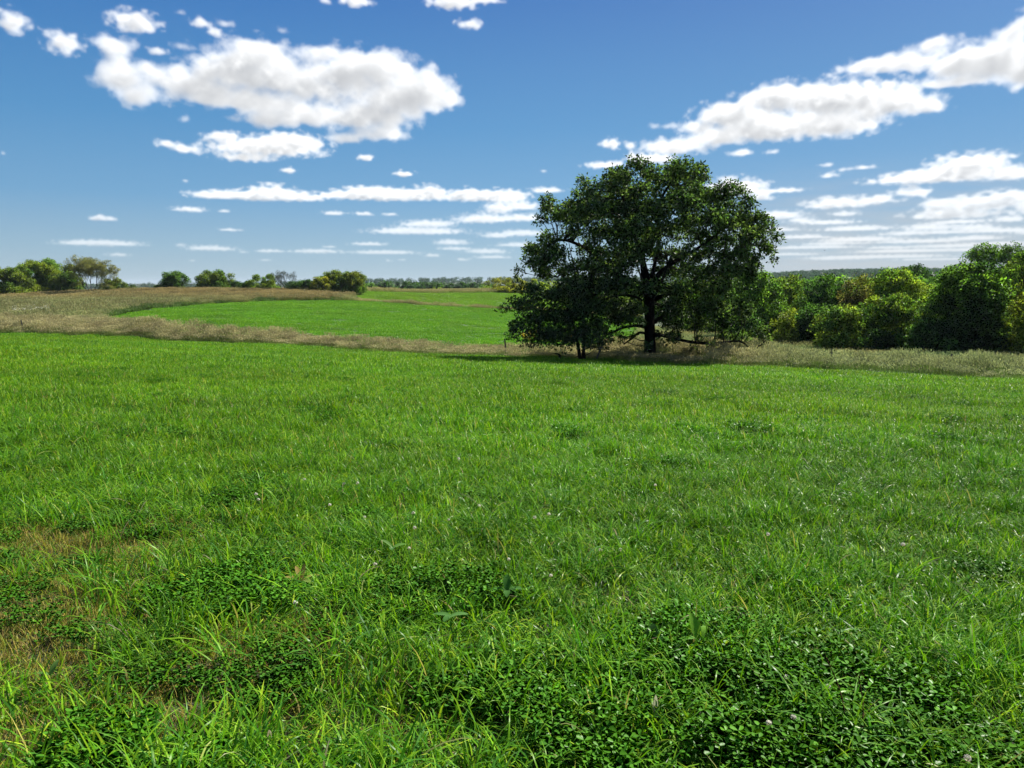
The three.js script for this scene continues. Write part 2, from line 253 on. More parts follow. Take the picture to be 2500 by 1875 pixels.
// ------------------------------------------------------------------ materials
const M = {
  grass: new THREE.MeshPhysicalMaterial({ name: 'grass blade', vertexColors: true, side: THREE.DoubleSide, roughness: 0.85, transmission: 0.46, thickness: 0, specularIntensity: 0.12, clearcoat: 0.09, clearcoatRoughness: 0.28 }),
  dry: new THREE.MeshPhysicalMaterial({ name: 'dry grass', vertexColors: true, side: THREE.DoubleSide, roughness: 0.95, transmission: 0.35, thickness: 0, specularIntensity: 0.3 }),
  leaf: new THREE.MeshPhysicalMaterial({ name: 'tree leaf', vertexColors: true, side: THREE.DoubleSide, roughness: 0.93, transmission: 0.58, thickness: 0, specularIntensity: 0.4, clearcoat: 0.2, clearcoatRoughness: 0.38 }),
  bark: new THREE.MeshStandardMaterial({ name: 'bark', color: new THREE.Color().setRGB(0.085, 0.07, 0.055), roughness: 0.95 }),
  greyWood: new THREE.MeshStandardMaterial({ name: 'bare grey wood', color: new THREE.Color().setRGB(0.16, 0.145, 0.125), roughness: 0.95 }),
  post: new THREE.MeshStandardMaterial({ name: 'weathered steel post', color: new THREE.Color().setRGB(0.06, 0.055, 0.05), roughness: 0.8 }),
  petal: new THREE.MeshPhysicalMaterial({ name: 'white clover petal', vertexColors: true, roughness: 0.95, transmission: 0.6, thickness: 0, side: THREE.DoubleSide }),
  stalk: new THREE.MeshStandardMaterial({ name: 'dry stalk', color: new THREE.Color().setRGB(0.32, 0.22, 0.11), roughness: 0.9 }),
};
{
  const bark = noiseTexture(256, (u, v) => 0.6 + 0.4 * (tileNoise(u, v * 0 + 0.1 * tileNoise(u, v, 3), 9) + 0.5 * tileNoise(u, v, 18)));
  M.bark.map = M.greyWood.map = bark; M.bark.bumpMap = bark; M.bark.bumpScale = 0.03;
}

// ------------------------------------------------------------------ blades, leaves and their patches
class Faces {
  constructor() { this.p = []; this.n = []; this.c = []; this.i = []; }
  v(p, n, c) { this.p.push(p.x, p.y, p.z); this.n.push(n.x, n.y, n.z); this.c.push(c[0], c[1], c[2]); return this.p.length / 3 - 1; }
  tri(a, b, c) { this.i.push(a, b, c); }
  build() {
    const g = new THREE.BufferGeometry();
    g.setAttribute('position', new THREE.Float32BufferAttribute(this.p, 3)); g.setAttribute('normal', new THREE.Float32BufferAttribute(this.n, 3)); g.setAttribute('color', new THREE.Float32BufferAttribute(this.c, 3));
    g.setIndex(this.i); return g;
  }
}
const UP = V(0, 1, 0);
// a ribbon that bends over: from base b, first towards dir tilted, drooping with distance
function blade(F, b, az, len, wid, lean, droop, segs, c, twist = 0) {
  const fx = Math.cos(az), fz = Math.sin(az), rows = [];
  let p = b.clone(), ang = lean;
  const stepL = len / segs, side = V(-fz, 0, fx);
  for (let k = 0; k <= segs; k++) {
    const t = k / segs, w = wid * 0.5 * (k === segs ? 0 : (t < 0.35 ? 0.75 + 0.7 * t : 1 - 0.75 * ((t - 0.35) / 0.65) ** 1.6));
    const d = V(fx * Math.sin(ang), Math.cos(ang), fz * Math.sin(ang));
    const s = side.clone().applyAxisAngle(d, twist * t + 0.001);
    const n = s.clone().cross(d).normalize();
    if (k === segs) rows.push([F.v(p, n, c)]);
    else rows.push([F.v(p.clone().addScaledVector(s, -w), n, c), F.v(p.clone().addScaledVector(s, w), n, c)]);
    p = p.clone().addScaledVector(d, stepL); ang += droop / segs * (0.6 + 0.8 * t);
  }
  for (let k = 0; k < segs; k++) {
    const [a, b2] = rows[k], nx = rows[k + 1];
    if (nx.length === 1) F.tri(a, b2, nx[0]); else { F.tri(a, b2, nx[0]); F.tri(b2, nx[1], nx[0]); }
  }
  return p;
}
const mixc = (a, b, t) => [lerp(a[0], b[0], t), lerp(a[1], b[1], t), lerp(a[2], b[2], t)];
const jit = (c, r, k) => { const s = 1 + (r() - 0.5) * 2 * k; return [c[0] * s * (1 + (r() - 0.5) * k * 0.7), c[1] * s, c[2] * s * (1 + (r() - 0.5) * k)]; };
const G1 = [0.060, 0.198, 0.003], G2 = [0.165, 0.355, 0.004], GB = [0.038, 0.160, 0.010], GY = [0.32, 0.43, 0.02], GD = [0.30, 0.22, 0.10];
function grassPatch({ size, n, h0, h1, wid, segs, seed, dry = 0.02, fallen = 0, yel = 0.8 }) {
  const r = rng(seed), F = new Faces();
  for (let k = 0; k < n; k++) {
    const b = V((r() - 0.5) * size, -0.02, (r() - 0.5) * size), q = r();
    let c = q < 0.5 ? mixc(G1, G2, r()) : q < 0.8 ? mixc(G1, GB, r()) : mixc(G2, GY, r() * yel);
    const isDry = r() < dry; if (isDry) c = mixc(GD, GY, r() * 0.7);
    const flat = r() < fallen, len = lerp(h0, h1, r() ** 1.4);
    blade(F, b, r() * 6.283, len, wid * (0.65 + 0.7 * r()), flat ? 0.9 + 0.5 * r() : 0.08 + 0.5 * r(), flat ? 0.8 : 0.7 + 1.9 * r(), segs, jit(c, r, 0.24), (r() - 0.5) * 1.8);
  }
  return F.build();
}
function cloverPatch(size, n, seed) {
  const r = rng(seed), F = new Faces();
  for (let k = 0; k < n; k++) {
    const x = (r() - 0.5) * size, z = (r() - 0.5) * size, y = 0.05 + 0.085 * r(), c = jit(mixc([0.045, 0.185, 0.006], [0.10, 0.31, 0.008], r() ** 1.3), r, 0.14), L = 0.017 + 0.016 * r(), a0 = r() * 6.283, tx = (r() - 0.5) * 0.7, tz = (r() - 0.5) * 0.7;
    for (let j = 0; j < 3; j++) {
      const a = a0 + j * 2.094, f = V(Math.cos(a), 0.12 + tx * Math.cos(a) + tz * Math.sin(a), Math.sin(a)).normalize(), s = V(-Math.sin(a), -tx * Math.sin(a) + tz * Math.cos(a), Math.cos(a)).normalize(), nn = s.clone().cross(f).normalize(), o = V(x, y, z);
      if (nn.y < 0) nn.negate();
      const at = (u, v, lift) => o.clone().addScaledVector(f, u * L).addScaledVector(s, v * L).addScaledVector(nn, lift * L);
      const tilt = (v) => nn.clone().addScaledVector(s, v).normalize();
      const m0 = F.v(at(0.04, 0, 0), nn, c), m1 = F.v(at(0.6, 0, -0.06), nn, c), m2 = F.v(at(0.98, 0, 0), nn, c);
      const l = [[0.32, 0.36, 0.1], [0.72, 0.5, 0.16], [1.02, 0.32, 0.1]].map(([u, v, h]) => F.v(at(u, v, h), tilt(-0.3), c)), rr = [[0.32, -0.36, 0.1], [0.72, -0.5, 0.16], [1.02, -0.32, 0.1]].map(([u, v, h]) => F.v(at(u, v, h), tilt(0.3), c));
      for (const e of [l, rr]) { F.tri(m0, e[0], m1); F.tri(e[0], e[1], m1); F.tri(m1, e[1], e[2]); F.tri(m1, e[2], m2); }
    }
    blade(F, V(x * 0.9, -0.01, z * 0.9), Math.atan2(z, x), y + 0.01, 0.0022, 0.02, 0.05, 1, c);
  }
  return F.build();
}
// stems with seed heads over leafy bottoms
function tallPatch({ size, n, h0, h1, seed, head, stem, leaf, leaves, wid = 0.008, headW = 0.028 }) {
  const r = rng(seed), F = new Faces();
  for (let k = 0; k < n; k++) {
    const b = V((r() - 0.5) * size, -0.05, (r() - 0.5) * size), h = lerp(h0, h1, r()), az = r() * 6.283;
    const tip = blade(F, b, az, h, wid, 0.03 + 0.16 * r(), 0.25 * r(), 2, jit(stem, r, 0.18));
    const hl = 0.13 + 0.13 * r();
    tip.y -= hl * 0.5;
    blade(F, tip, r() * 6.283, hl, headW * (0.6 + 0.8 * r()), 0.1 + 0.35 * r(), 0.5, 2, jit(head, r, 0.18), r() * 2);
  }
  for (let k = 0; k < leaves; k++) {
    const b = V((r() - 0.5) * size, -0.05 + 0.35 * h0 * r(), (r() - 0.5) * size);
    blade(F, b, r() * 6.283, lerp(0.3, 0.75, r()) * h0, wid * (1.6 + r()), 0.15 + 0.5 * r(), 1.5 * r(), 2, jit(r() < 0.75 ? leaf : mixc(leaf, stem, 0.7), r, 0.2), r());
  }
  return F.build();
}
class Scatter {
  constructor(geos, material) { this.geos = geos; this.material = material; this.m = geos.map(() => []); this.c = geos.map(() => []); }
  put(k, matrix, color) { k = Math.floor(k) % this.geos.length; this.m[k].push(matrix); this.c[k].push(color); }
  build(parent, name = 'blades') {
    this.geos.forEach((g, k) => {
      const n = this.m[k].length; if (!n) return;
      const im = new THREE.InstancedMesh(g, this.material, n), col = new THREE.Color();
      for (let i = 0; i < n; i++) { im.setMatrixAt(i, this.m[k][i]); const c = this.c[k][i]; im.setColorAt(i, col.setRGB(c[0], c[1], c[2])); }
      im.name = name; im.userData.kind = 'stuff'; im.castShadow = im.receiveShadow = true; im.frustumCulled = false;
      parent.add(im);
    });
  }
}
const Q = new THREE.Quaternion(), Q2 = new THREE.Quaternion();
function groundMatrix(x, z, turn, sx, sy, steep = true) {
  const h = H(x, z), e = 0.5;
  const n = steep ? V(H(x - e, z) - H(x + e, z), 2 * e, H(x, z - e) - H(x, z + e)).normalize() : UP;
  Q.setFromUnitVectors(UP, n); Q2.setFromAxisAngle(UP, turn);
  return new THREE.Matrix4().compose(V(x, h, z), Q.clone().multiply(Q2), V(sx, sy, sx));
}
// walk a grid over the view (with a margin to the sides) between two distances
function sow(r0, r1, step, seed, fn) {
  const r = rng(seed);
  for (let z = 1.5; z < r1; z += step) for (let x = -0.82 * z - 3; x < 0.82 * z + 3; x += step) {
    const X = x + (r() - 0.5) * step, Z = -(z + (r() - 0.5) * step), d = -Z, q = [r(), r(), r(), r()];
    if (d < r0 || d >= r1) continue;
    fn(X, Z, q);
  }
}
const bare = (x, z) => {            // worn, browned turf at the lower left
  const B = [[hit(60, 1480), 1.0], [hit(150, 1330), 0.9], [hit(660, 1620), 0.6], [hit(20, 1600), 0.7], [hit(400, 1720), 0.35], [hit(20, 1840), 0.45], [hit(330, 1290), 0.6], [hit(1010, 1790), 0.3], [hit(480, 1660), 0.35], [hit(560, 1650), 0.4], [hit(720, 1710), 0.35], [hit(250, 1500), 0.35]];
  return (bare.list ??= B).reduce((s, [p, R]) => Math.max(s, 1 - Math.hypot(x - p.x, (z - p.z)) / R * (1 + 0.5 * n2(x * 3, z * 3))), 0);
};
const cloverAt = (x, z) => {
  const B = (cloverAt.list ??= [[hit(1850, 1700), 0.85], [hit(1650, 1620), 0.5], [hit(1900, 1830), 0.6], [hit(500, 1480), 0.5], [hit(1150, 1720), 0.35], [hit(1000, 1480), 0.3], [hit(1500, 1850), 0.4], [hit(2250, 1800), 0.5]]);
  const a = B.reduce((s, [p, R]) => Math.max(s, 1.15 - Math.hypot(x - p.x, z - p.z) / R), 0);
  return Math.max(a, sstep(0.25, 0.8, n2b(x * 0.55 + 9, z * 0.55)) * 0.42);
};
const tone = (x, z, q) => {         // slow changes of green over a field
  const a = 1 + 0.22 * fbm(n2, x * 0.08, z * 0.08, 3) + 0.12 * n2b(x * 0.7, z * 0.7) + (q - 0.5) * 0.22, y = 0.12 * fbm(n2b, x * 0.05 + 5, z * 0.05, 2);
  return [a * (1 + y), a, a * (1 - y)];
};
{
  const nearA = [], nearTall = [], mid = [], far = [], thatch = [];
  for (let i = 0; i < 8; i++) {
    nearA.push(grassPatch({ size: 0.36, n: 135, h0: 0.08, h1: 0.25, wid: 0.0072, segs: 4, seed: 100 + i, dry: 0.02, fallen: 0.12 }));
    nearTall.push(grassPatch({ size: 0.3, n: 62, h0: 0.18, h1: 0.42, wid: 0.0072, segs: 6, seed: 200 + i, dry: 0.012, yel: 0.25 }));
    mid.push(grassPatch({ size: 0.6, n: 230, h0: 0.09, h1: 0.28, wid: 0.0115, segs: 3, seed: 300 + i, dry: 0.02, fallen: 0.1 }));
    far.push(grassPatch({ size: 1.2, n: 300, h0: 0.1, h1: 0.3, wid: 0.026, segs: 2, seed: 400 + i, dry: 0.012 }));
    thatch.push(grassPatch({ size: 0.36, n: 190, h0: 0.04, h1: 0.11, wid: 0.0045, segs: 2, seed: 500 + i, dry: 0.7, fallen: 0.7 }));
  }
  const g = thing('field_grass', 'bright green grass and clover of the field that fills the foreground', 'grass', V(0, 0, 0), 0, null, 'stuff');
  const A = new Scatter(nearA, M.grass), T = new Scatter(nearTall, M.grass), B = new Scatter(mid, M.grass), C = new Scatter(far, M.grass), D = new Scatter(thatch, M.dry);
  const cl = new Scatter([0, 1, 2, 3].map((i) => cloverPatch(0.36, 88, 600 + i)), M.grass), clFar = new Scatter([0, 1].map((i) => cloverPatch(0.55, 120, 620 + i)), M.grass);
  sow(1.2, 14, 0.2, 11, (x, z, q) => {
    if (-z > 9 + 5 * q[3]) return;
    const b = bare(x, z), k = cloverAt(x, z), t = tone(x, z, q[3]), hh = 0.95 + 0.3 * n2(x * 0.8, z * 0.8) + 0.22 * n2b(x * 2.1, z * 2.1);
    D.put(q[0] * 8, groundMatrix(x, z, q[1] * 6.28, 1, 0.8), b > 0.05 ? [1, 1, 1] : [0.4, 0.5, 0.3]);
    if (q[0] > b * 1.5 && q[1] > (k - 0.35) * 0.45) A.put(q[2] * 8, groundMatrix(x, z, q[0] * 6.28, 0.95 + 0.3 * q[1], (0.8 + 0.5 * q[2]) * hh * (1 - 0.45 * b)), [t[0] * 0.97, t[1] * 0.98, t[2] * 1.05]);
    if (k > 0.3 && q[2] < k * 1.2 && b < 0.4) cl.put(q[1] * 4, groundMatrix(x, z, q[3] * 6.28, 1, 0.65 + 0.5 * q[0]), t);
    if (b > 0.08) for (let i = 0; i < 3; i++) D.put(q[i] * 8, groundMatrix(x + (q[i] - 0.5) * 0.2, z + (q[3 - i] - 0.5) * 0.2, q[i] * 21, 1, 1 + 0.5 * q[3]), [0.85, 0.74, 0.5]);
    if (b > 0.25 && q[3] < 0.25) cl.put(q[1] * 4, groundMatrix(x, z, q[3] * 6.28, 0.8, 0.6), t);
    const tuft = sstep(0.02, 0.55, n2(x * 0.9 + 40, z * 0.9)) * (1 - b);
    if (q[1] < 0.62 * tuft && k < 0.8) T.put(q[0] * 8, groundMatrix(x, z, q[2] * 6.28, 0.8 + 0.5 * q[3], 0.6 + 0.6 * q[2]), [t[0] * 0.8, t[1] * 0.9, t[2] * 1.5]);
  });
  sow(9, 32, 0.38, 12, (x, z, q) => {
    if (-z < 9 + 5 * q[0] || -z > 24 + 8 * q[1]) return;
    const t = tone(x, z, q[3]), hh = 0.8 + 0.5 * (0.5 + 0.5 * n2(x * 0.5, z * 0.5));
    B.put(q[2] * 8, groundMatrix(x, z, q[0] * 6.28, 1, hh * (0.8 + 0.4 * q[1])), [t[0] * 1.0, t[1] * 1.0, t[2] * 0.98]);
    if (cloverAt(x, z) > 0.4 && q[1] < 0.5) clFar.put(q[2] * 2, groundMatrix(x, z, q[0] * 6.28, 1.2, 1.4), t);
    if (sstep(0.2, 0.7, n2(x * 0.6 + 40, z * 0.6)) > q[0] * 1.6) T.put(q[1] * 8, groundMatrix(x, z, q[2] * 6.28, 1, 0.7), t);
  });
  sow(24, 84, 0.72, 13, (x, z, q) => { if (-z > 24 + 8 * q[3] && zone(x, z) === 'field') C.put(q[2] * 8, groundMatrix(x, z, q[0] * 6.28, 1, 0.7 + 0.6 * q[1]), tone(x, z, q[3])); });
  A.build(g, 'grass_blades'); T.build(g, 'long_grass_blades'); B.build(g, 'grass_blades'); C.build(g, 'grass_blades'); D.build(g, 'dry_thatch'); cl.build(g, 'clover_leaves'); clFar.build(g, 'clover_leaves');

  const farther = [];
  for (let i = 0; i < 6; i++) farther.push(grassPatch({ size: 2.0, n: 420, h0: 0.12, h1: 0.26, wid: 0.05, segs: 1, seed: 420 + i, dry: 0.01 }));
  const gm = thing('pasture_grass', 'short green grass of the rising middle field beyond the tan strip', 'grass', V(0, 0, 0), 0, null, 'stuff'), SM = new Scatter(farther, M.grass);
  const gu = thing('pasture_grass', 'short light green grass of the upper field below the far tree line', 'grass', V(0, 0, 0), 0, null, 'stuff'), SU = new Scatter(farther, M.grass);
  sow(56, 300, 1.4, 14, (x, z, q) => {
    const k = zone(x, z); if (k !== 'middle' && k !== 'upper') return;
    const t = tone(x * 0.6, z * 0.6, q[3]), s = k === 'upper' ? [1.25, 1.12, 1.2] : [0.98, 1.1, 0.85];
    (k === 'middle' ? SM : SU).put(q[2] * 6, groundMatrix(x, z, q[0] * 6.28, 1, 0.6 + 0.7 * q[1]), t.map((v, i) => v * s[i]));
  });
  SM.build(gm, 'grass_blades'); SU.build(gu, 'grass_blades');
}
{ // tall grasses
  const tan = [], hill = [], rough = [], weed = [];
  for (let i = 0; i < 6; i++) {
    tan.push(tallPatch({ size: 0.9, n: 130, h0: 0.75, h1: 1.2, seed: 700 + i, head: [0.36, 0.335, 0.15], stem: [0.22, 0.28, 0.065], leaf: [0.13, 0.20, 0.03], leaves: 190, wid: 0.012, headW: 0.042 }));
    hill.push(tallPatch({ size: 1.8, n: 170, h0: 0.55, h1: 0.95, seed: 720 + i, head: [0.31, 0.255, 0.11], stem: [0.24, 0.25, 0.07], leaf: [0.15, 0.19, 0.035], leaves: 150, wid: 0.03, headW: 0.09 }));
    rough.push(tallPatch({ size: 1.2, n: 80, h0: 0.55, h1: 0.95, seed: 740 + i, head: [0.27, 0.25, 0.12], stem: [0.15, 0.20, 0.05], leaf: [0.09, 0.18, 0.025], leaves: 150, wid: 0.018, headW: 0.05 }));
    weed.push(tallPatch({ size: 0.9, n: 10, h0: 0.5, h1: 0.8, seed: 760 + i, head: [0.2, 0.22, 0.09], stem: [0.08, 0.13, 0.04], leaf: [0.065, 0.15, 0.02], leaves: 170, wid: 0.026, headW: 0.04 }));
  }
  const gs = thing('tall_grass', 'tan seed-headed tall grass in the unmown strip crossing the field', 'tall grass', V(0, 0, 0), 0, null, 'stuff'), S1 = new Scatter(tan, M.dry), W1 = new Scatter(weed, M.grass);
  const gh = thing('tall_grass', 'reddish brown tall grass covering the hilltop below the left trees', 'tall grass', V(0, 0, 0), 0, null, 'stuff'), S2 = new Scatter(hill, M.dry), W2 = new Scatter(weed, M.grass);
  const gr = thing('tall_grass', 'greenish rough meadow grass between the strip and the right woods', 'tall grass', V(0, 0, 0), 0, null, 'stuff'), S3 = new Scatter(rough, M.grass);
  const ge = thing('tall_grass', 'thin weedy line of dry grass dividing the middle and upper fields', 'tall grass', V(0, 0, 0), 0, null, 'stuff'), S4 = new Scatter(hill, M.dry);
  const gc = thing('tall_grass', 'pale rough grass along the foot of the far tree line', 'tall grass', V(0, 0, 0), 0, null, 'stuff'), S5 = new Scatter(hill, M.dry);
  sow(40, 112, 0.62, 15, (x, z, q) => {
    if (zone(x, z) !== 'strip') return;
    const [px, d] = bearing(x, z), front = d - stripFront(px), f = fbm(n2, x * 0.13, z * 0.13, 2), low = (1 - 0.2 * sstep(500, 300, px)) * (1 - 0.15 * sstep(1500, 2000, px)) * (1 - 0.34 * sstep(480, 850, px) * sstep(1500, 1350, px));
    const s = (1 + 0.28 * n2b(x * 0.5, z * 0.5)) * lerp(px > 1380 && px < 1720 ? 0.32 : 0.45, 0.86, sstep(px > 1380 && px < 1720 ? 4 : 0, px > 1050 && px < 1720 ? 9 : 3.5, front)) * (0.85 + 0.25 * q[1] + 0.2 * f) * low, t = 0.68 + 0.5 * q[3] + 0.3 * n2(x * 0.45, z * 0.45), east = sstep(1700, 2050, px), green = 0.12 + 0.25 * east + sstep(1.6, 0.2, front) * 0.5 + 0.55 * sstep(0.0, 0.5, n2b(x * 0.21, z * 0.21) + 0.35 * n2(x * 0.7, z * 0.7));
    if (q[0] < green) W1.put(q[2] * 6, groundMatrix(x, z, q[1] * 6.28, 1.1, s * 1.05), [t, t, t]);
    if (q[0] > green * 0.75) S1.put(q[2] * 6, groundMatrix(x, z, q[1] * 6.28, 1, s), [t * lerp(1, 0.8, east), t * (0.98 + 0.06 * f), t * lerp(1, 0.85, east)]);
  });
  sow(84, 250, 1.25, 16, (x, z, q) => {
    const k = zone(x, z); if (k !== 'hill' && k !== 'hedge') return;
    const [px, d] = bearing(x, z), f = fbm(n2, x * 0.05, z * 0.05, 3), t = 0.8 + 0.4 * q[3] + 0.35 * f + 0.15 * n2(x * 0.3, z * 0.3);
    if (k === 'hedge') { if (q[0] < 0.75) S4.put(q[2] * 6, groundMatrix(x, z, q[1] * 6.28, 1, 0.35 + 0.5 * q[1] * q[3]), [t, t * 1.1, t]); return; }
    const low = sstep(crest(px) - 12, crest(px) - 60, d), green = sstep(-0.1, 0.5, fbm(n2b, x * 0.06, z * 0.06, 2) + 0.25 * low + 0.6 * sstep(30, 8, Math.abs(d - 128)) * sstep(700, 300, px) - 0.1) * 1.0;
    if (q[0] < green) W2.put(q[2] * 6, groundMatrix(x, z, q[1] * 6.28, 1.7, 1.0 + 0.6 * q[1]), [t * 1.2, t * 1.05, t]);
    if (q[0] > green * 0.95) S2.put(q[2] * 6, groundMatrix(x, z, q[1] * 6.28, 1, 0.6 + 0.4 * q[1]), [t * lerp(0.95, 0.74, low), t * lerp(0.92, 0.98, low), t * 0.8]);
  });
  sow(52, 140, 0.95, 17, (x, z, q) => {
    if (zone(x, z) !== 'rough') return;
    const f = fbm(n2, x * 0.09, z * 0.09, 3), t = 0.9 + 0.3 * q[3] + 0.3 * f, y = 1 + 0.25 * n2b(x * 0.07, z * 0.07);
    S3.put(q[2] * 6, groundMatrix(x, z, q[1] * 6.28, 1, 0.45 + 0.4 * q[1]), [t * y * 0.92, t * 1.12, t * 0.85]);
  });
  sow(230, 360, 2.6, 18, (x, z, q) => { if (zone(x, z) === 'scrub') S5.put(q[2] * 6, groundMatrix(x, z, q[1] * 6.28, 1.6, 0.8 + 0.5 * q[1]), [1.1, 1.25, 1.1]); });
  S1.build(gs, 'grass_stems'); W1.build(gs, 'green_weeds'); S2.build(gh, 'grass_stems'); W2.build(gh, 'green_weeds'); S3.build(gr, 'grass_stems'); S4.build(ge, 'grass_stems'); S5.build(gc, 'grass_stems');
}

// ------------------------------------------------------------------ trees
function tube(pts, r0, r1, sides = 6, flare = 0) {       // a tapering limb through points
  const curve = new THREE.CatmullRomCurve3(pts), n = Math.max(3, pts.length * 3), pos = [], nor = [], uv = [], idx = [];
  let ref = V(0.31, 0.2, 0.93);
  for (let i = 0; i <= n; i++) {
    const t = i / n, p = curve.getPoint(t), d = curve.getTangent(t);
    let s = ref.clone().addScaledVector(d, -ref.dot(d)); if (s.lengthSq() < 1e-4) s = V(1, 0, 0).addScaledVector(d, -d.x); s.normalize(); ref = s.clone();
    const b = d.clone().cross(s), r = lerp(r0, r1, t ** 0.8) * (1 + flare * Math.max(0, 1 - t * 9) ** 2);
    for (let j = 0; j <= sides; j++) { const a = j / sides * 6.2832, nn = s.clone().multiplyScalar(Math.cos(a)).addScaledVector(b, Math.sin(a)); pos.push(p.x + nn.x * r, p.y + nn.y * r, p.z + nn.z * r); nor.push(nn.x, nn.y, nn.z); uv.push(j / sides * 2, t * n * 0.35); }
  }
  for (let i = 0; i < n; i++) for (let j = 0; j < sides; j++) { const a = i * (sides + 1) + j, b = a + sides + 1; idx.push(a, b, a + 1, a + 1, b, b + 1); }
  const g = new THREE.BufferGeometry();
  g.setAttribute('position', new THREE.Float32BufferAttribute(pos, 3)); g.setAttribute('normal', new THREE.Float32BufferAttribute(nor, 3)); g.setAttribute('uv', new THREE.Float32BufferAttribute(uv, 2)); g.setIndex(idx);
  return g;
}
function sprig({ n, leaf, wid, spread, seed, droop = 0.25, vary = 0.16 }) {   // a twig end with its leaves
  const r = rng(seed), F = new Faces();
  for (let k = 0; k < n; k++) {
    const t = r(), az = r() * 6.283, rad = spread * (0.25 + 0.75 * Math.sqrt(r())), b = V(Math.cos(az) * rad * 0.75, spread * (t - 0.5) * 1.1, Math.sin(az) * rad * 0.75);
    const f = b.clone().normalize().multiplyScalar(0.8).add(V((r() - 0.5) * 1.3, (r() - 0.35) * 1.1 - droop, (r() - 0.5) * 1.3)).normalize();
    const s = V(r() - 0.5, (r() - 0.5) * 0.6, r() - 0.5).cross(f).normalize(), nn = s.clone().cross(f).normalize(); if (nn.y < 0) nn.negate();
    const L = leaf * (0.7 + 0.6 * r()), w = wid * (0.7 + 0.6 * r()) * 0.5, v = 1 + (r() - 0.5) * 2 * vary, c = [v * (1 + (r() - 0.5) * 0.2), v, v * (1 + (r() - 0.5) * 0.15)];
    const m = b.clone().addScaledVector(f, L * 0.5).addScaledVector(nn, L * 0.05), e = b.clone().addScaledVector(f, L).addScaledVector(nn, -L * 0.12);
    const i0 = F.v(b, nn, c), i1 = F.v(m.clone().addScaledVector(s, w).addScaledVector(nn, w * 0.35), nn.clone().addScaledVector(s, -0.35).normalize(), c), i2 = F.v(e, nn, c), i3 = F.v(m.clone().addScaledVector(s, -w).addScaledVector(nn, w * 0.35), nn.clone().addScaledVector(s, 0.35).normalize(), c);
    F.tri(i0, i1, i2); F.tri(i0, i2, i3);
  }
  return F.build();
}
const SPRIGS = {
  broad: [0, 1].map((i) => sprig({ n: 22, leaf: 0.19, wid: 0.12, spread: 0.42, seed: 800 + i })),
  fine: [0, 1].map((i) => sprig({ n: 26, leaf: 0.17, wid: 0.07, spread: 0.40, seed: 810 + i })),
  oak: [0, 1, 2].map((i) => sprig({ n: 20, leaf: 0.20, wid: 0.10, spread: 0.34, seed: 820 + i, droop: 0.15 })),
  far: [0, 1].map((i) => sprig({ n: 16, leaf: 0.42, wid: 0.30, spread: 0.75, seed: 830 + i })),
};
function fillCrown(parent, clumps, kind, color, { dens = 1, size = 1, seed = 1, vary = 0.2, up = 0.0, color2, name = 'crown' }) {
  const r = rng(seed), geos = SPRIGS[kind], S = new Scatter(geos, M.leaf), cover = kind === 'far' ? 0.95 : kind === 'oak' ? 0.30 : 0.40;
  for (const c of clumps) {
    const n = Math.max(3, Math.round(dens * 4 * Math.PI * ((c.rx * c.ry * c.rz) ** (2 / 3)) / (cover * size * size)));
    const tint = 1 + (r() - 0.5) * 2 * vary, mixT = color2 ? (c.mix ?? r()) : 0;
    for (let k = 0; k < n; k++) {
      const u = V(r() - 0.5, r() - 0.5, r() - 0.5); while (u.lengthSq() > 0.25 || u.lengthSq() < 1e-4) u.set(r() - 0.5, r() - 0.5, r() - 0.5);
      u.normalize(); if (u.y < -0.3 && r() < 0.5) u.y *= -1;
      const rad = 1 - 0.75 * r() ** 1.7, lump = 1 + 0.22 * n3(u.x * 1.7 + c.x, u.y * 1.7 + c.y, u.z * 1.7 + c.z);
      const p = V(c.x + u.x * c.rx * rad * lump, c.y + u.y * c.ry * rad * lump, c.z + u.z * c.rz * rad * lump);
      Q.setFromUnitVectors(UP, u.clone().add(V(0, 0.5 + up, 0)).normalize()); Q2.setFromAxisAngle(UP, r() * 6.283);
      const s = size * (0.7 + 0.6 * r()), col = color2 ? mixc(color, color2, clamp(mixT + (r() - 0.5) * 0.35, 0, 1)) : color, v = tint * (1 + (r() - 0.5) * 0.3);
      S.put(r() * geos.length, new THREE.Matrix4().compose(p, Q.clone().multiply(Q2), V(s, s, s)), [col[0] * v * (1 + (r() - 0.5) * 0.15), col[1] * v, col[2] * v]);
    }
  }
  S.build(parent, name);
}
const branchTo = (from, to, bend, r) => { const m = from.clone().lerp(to, 0.5); m.y += bend; m.x += (r() - 0.5) * 0.12 * from.distanceTo(to); m.z += (r() - 0.5) * 0.12 * from.distanceTo(to); return [from, m, to]; };
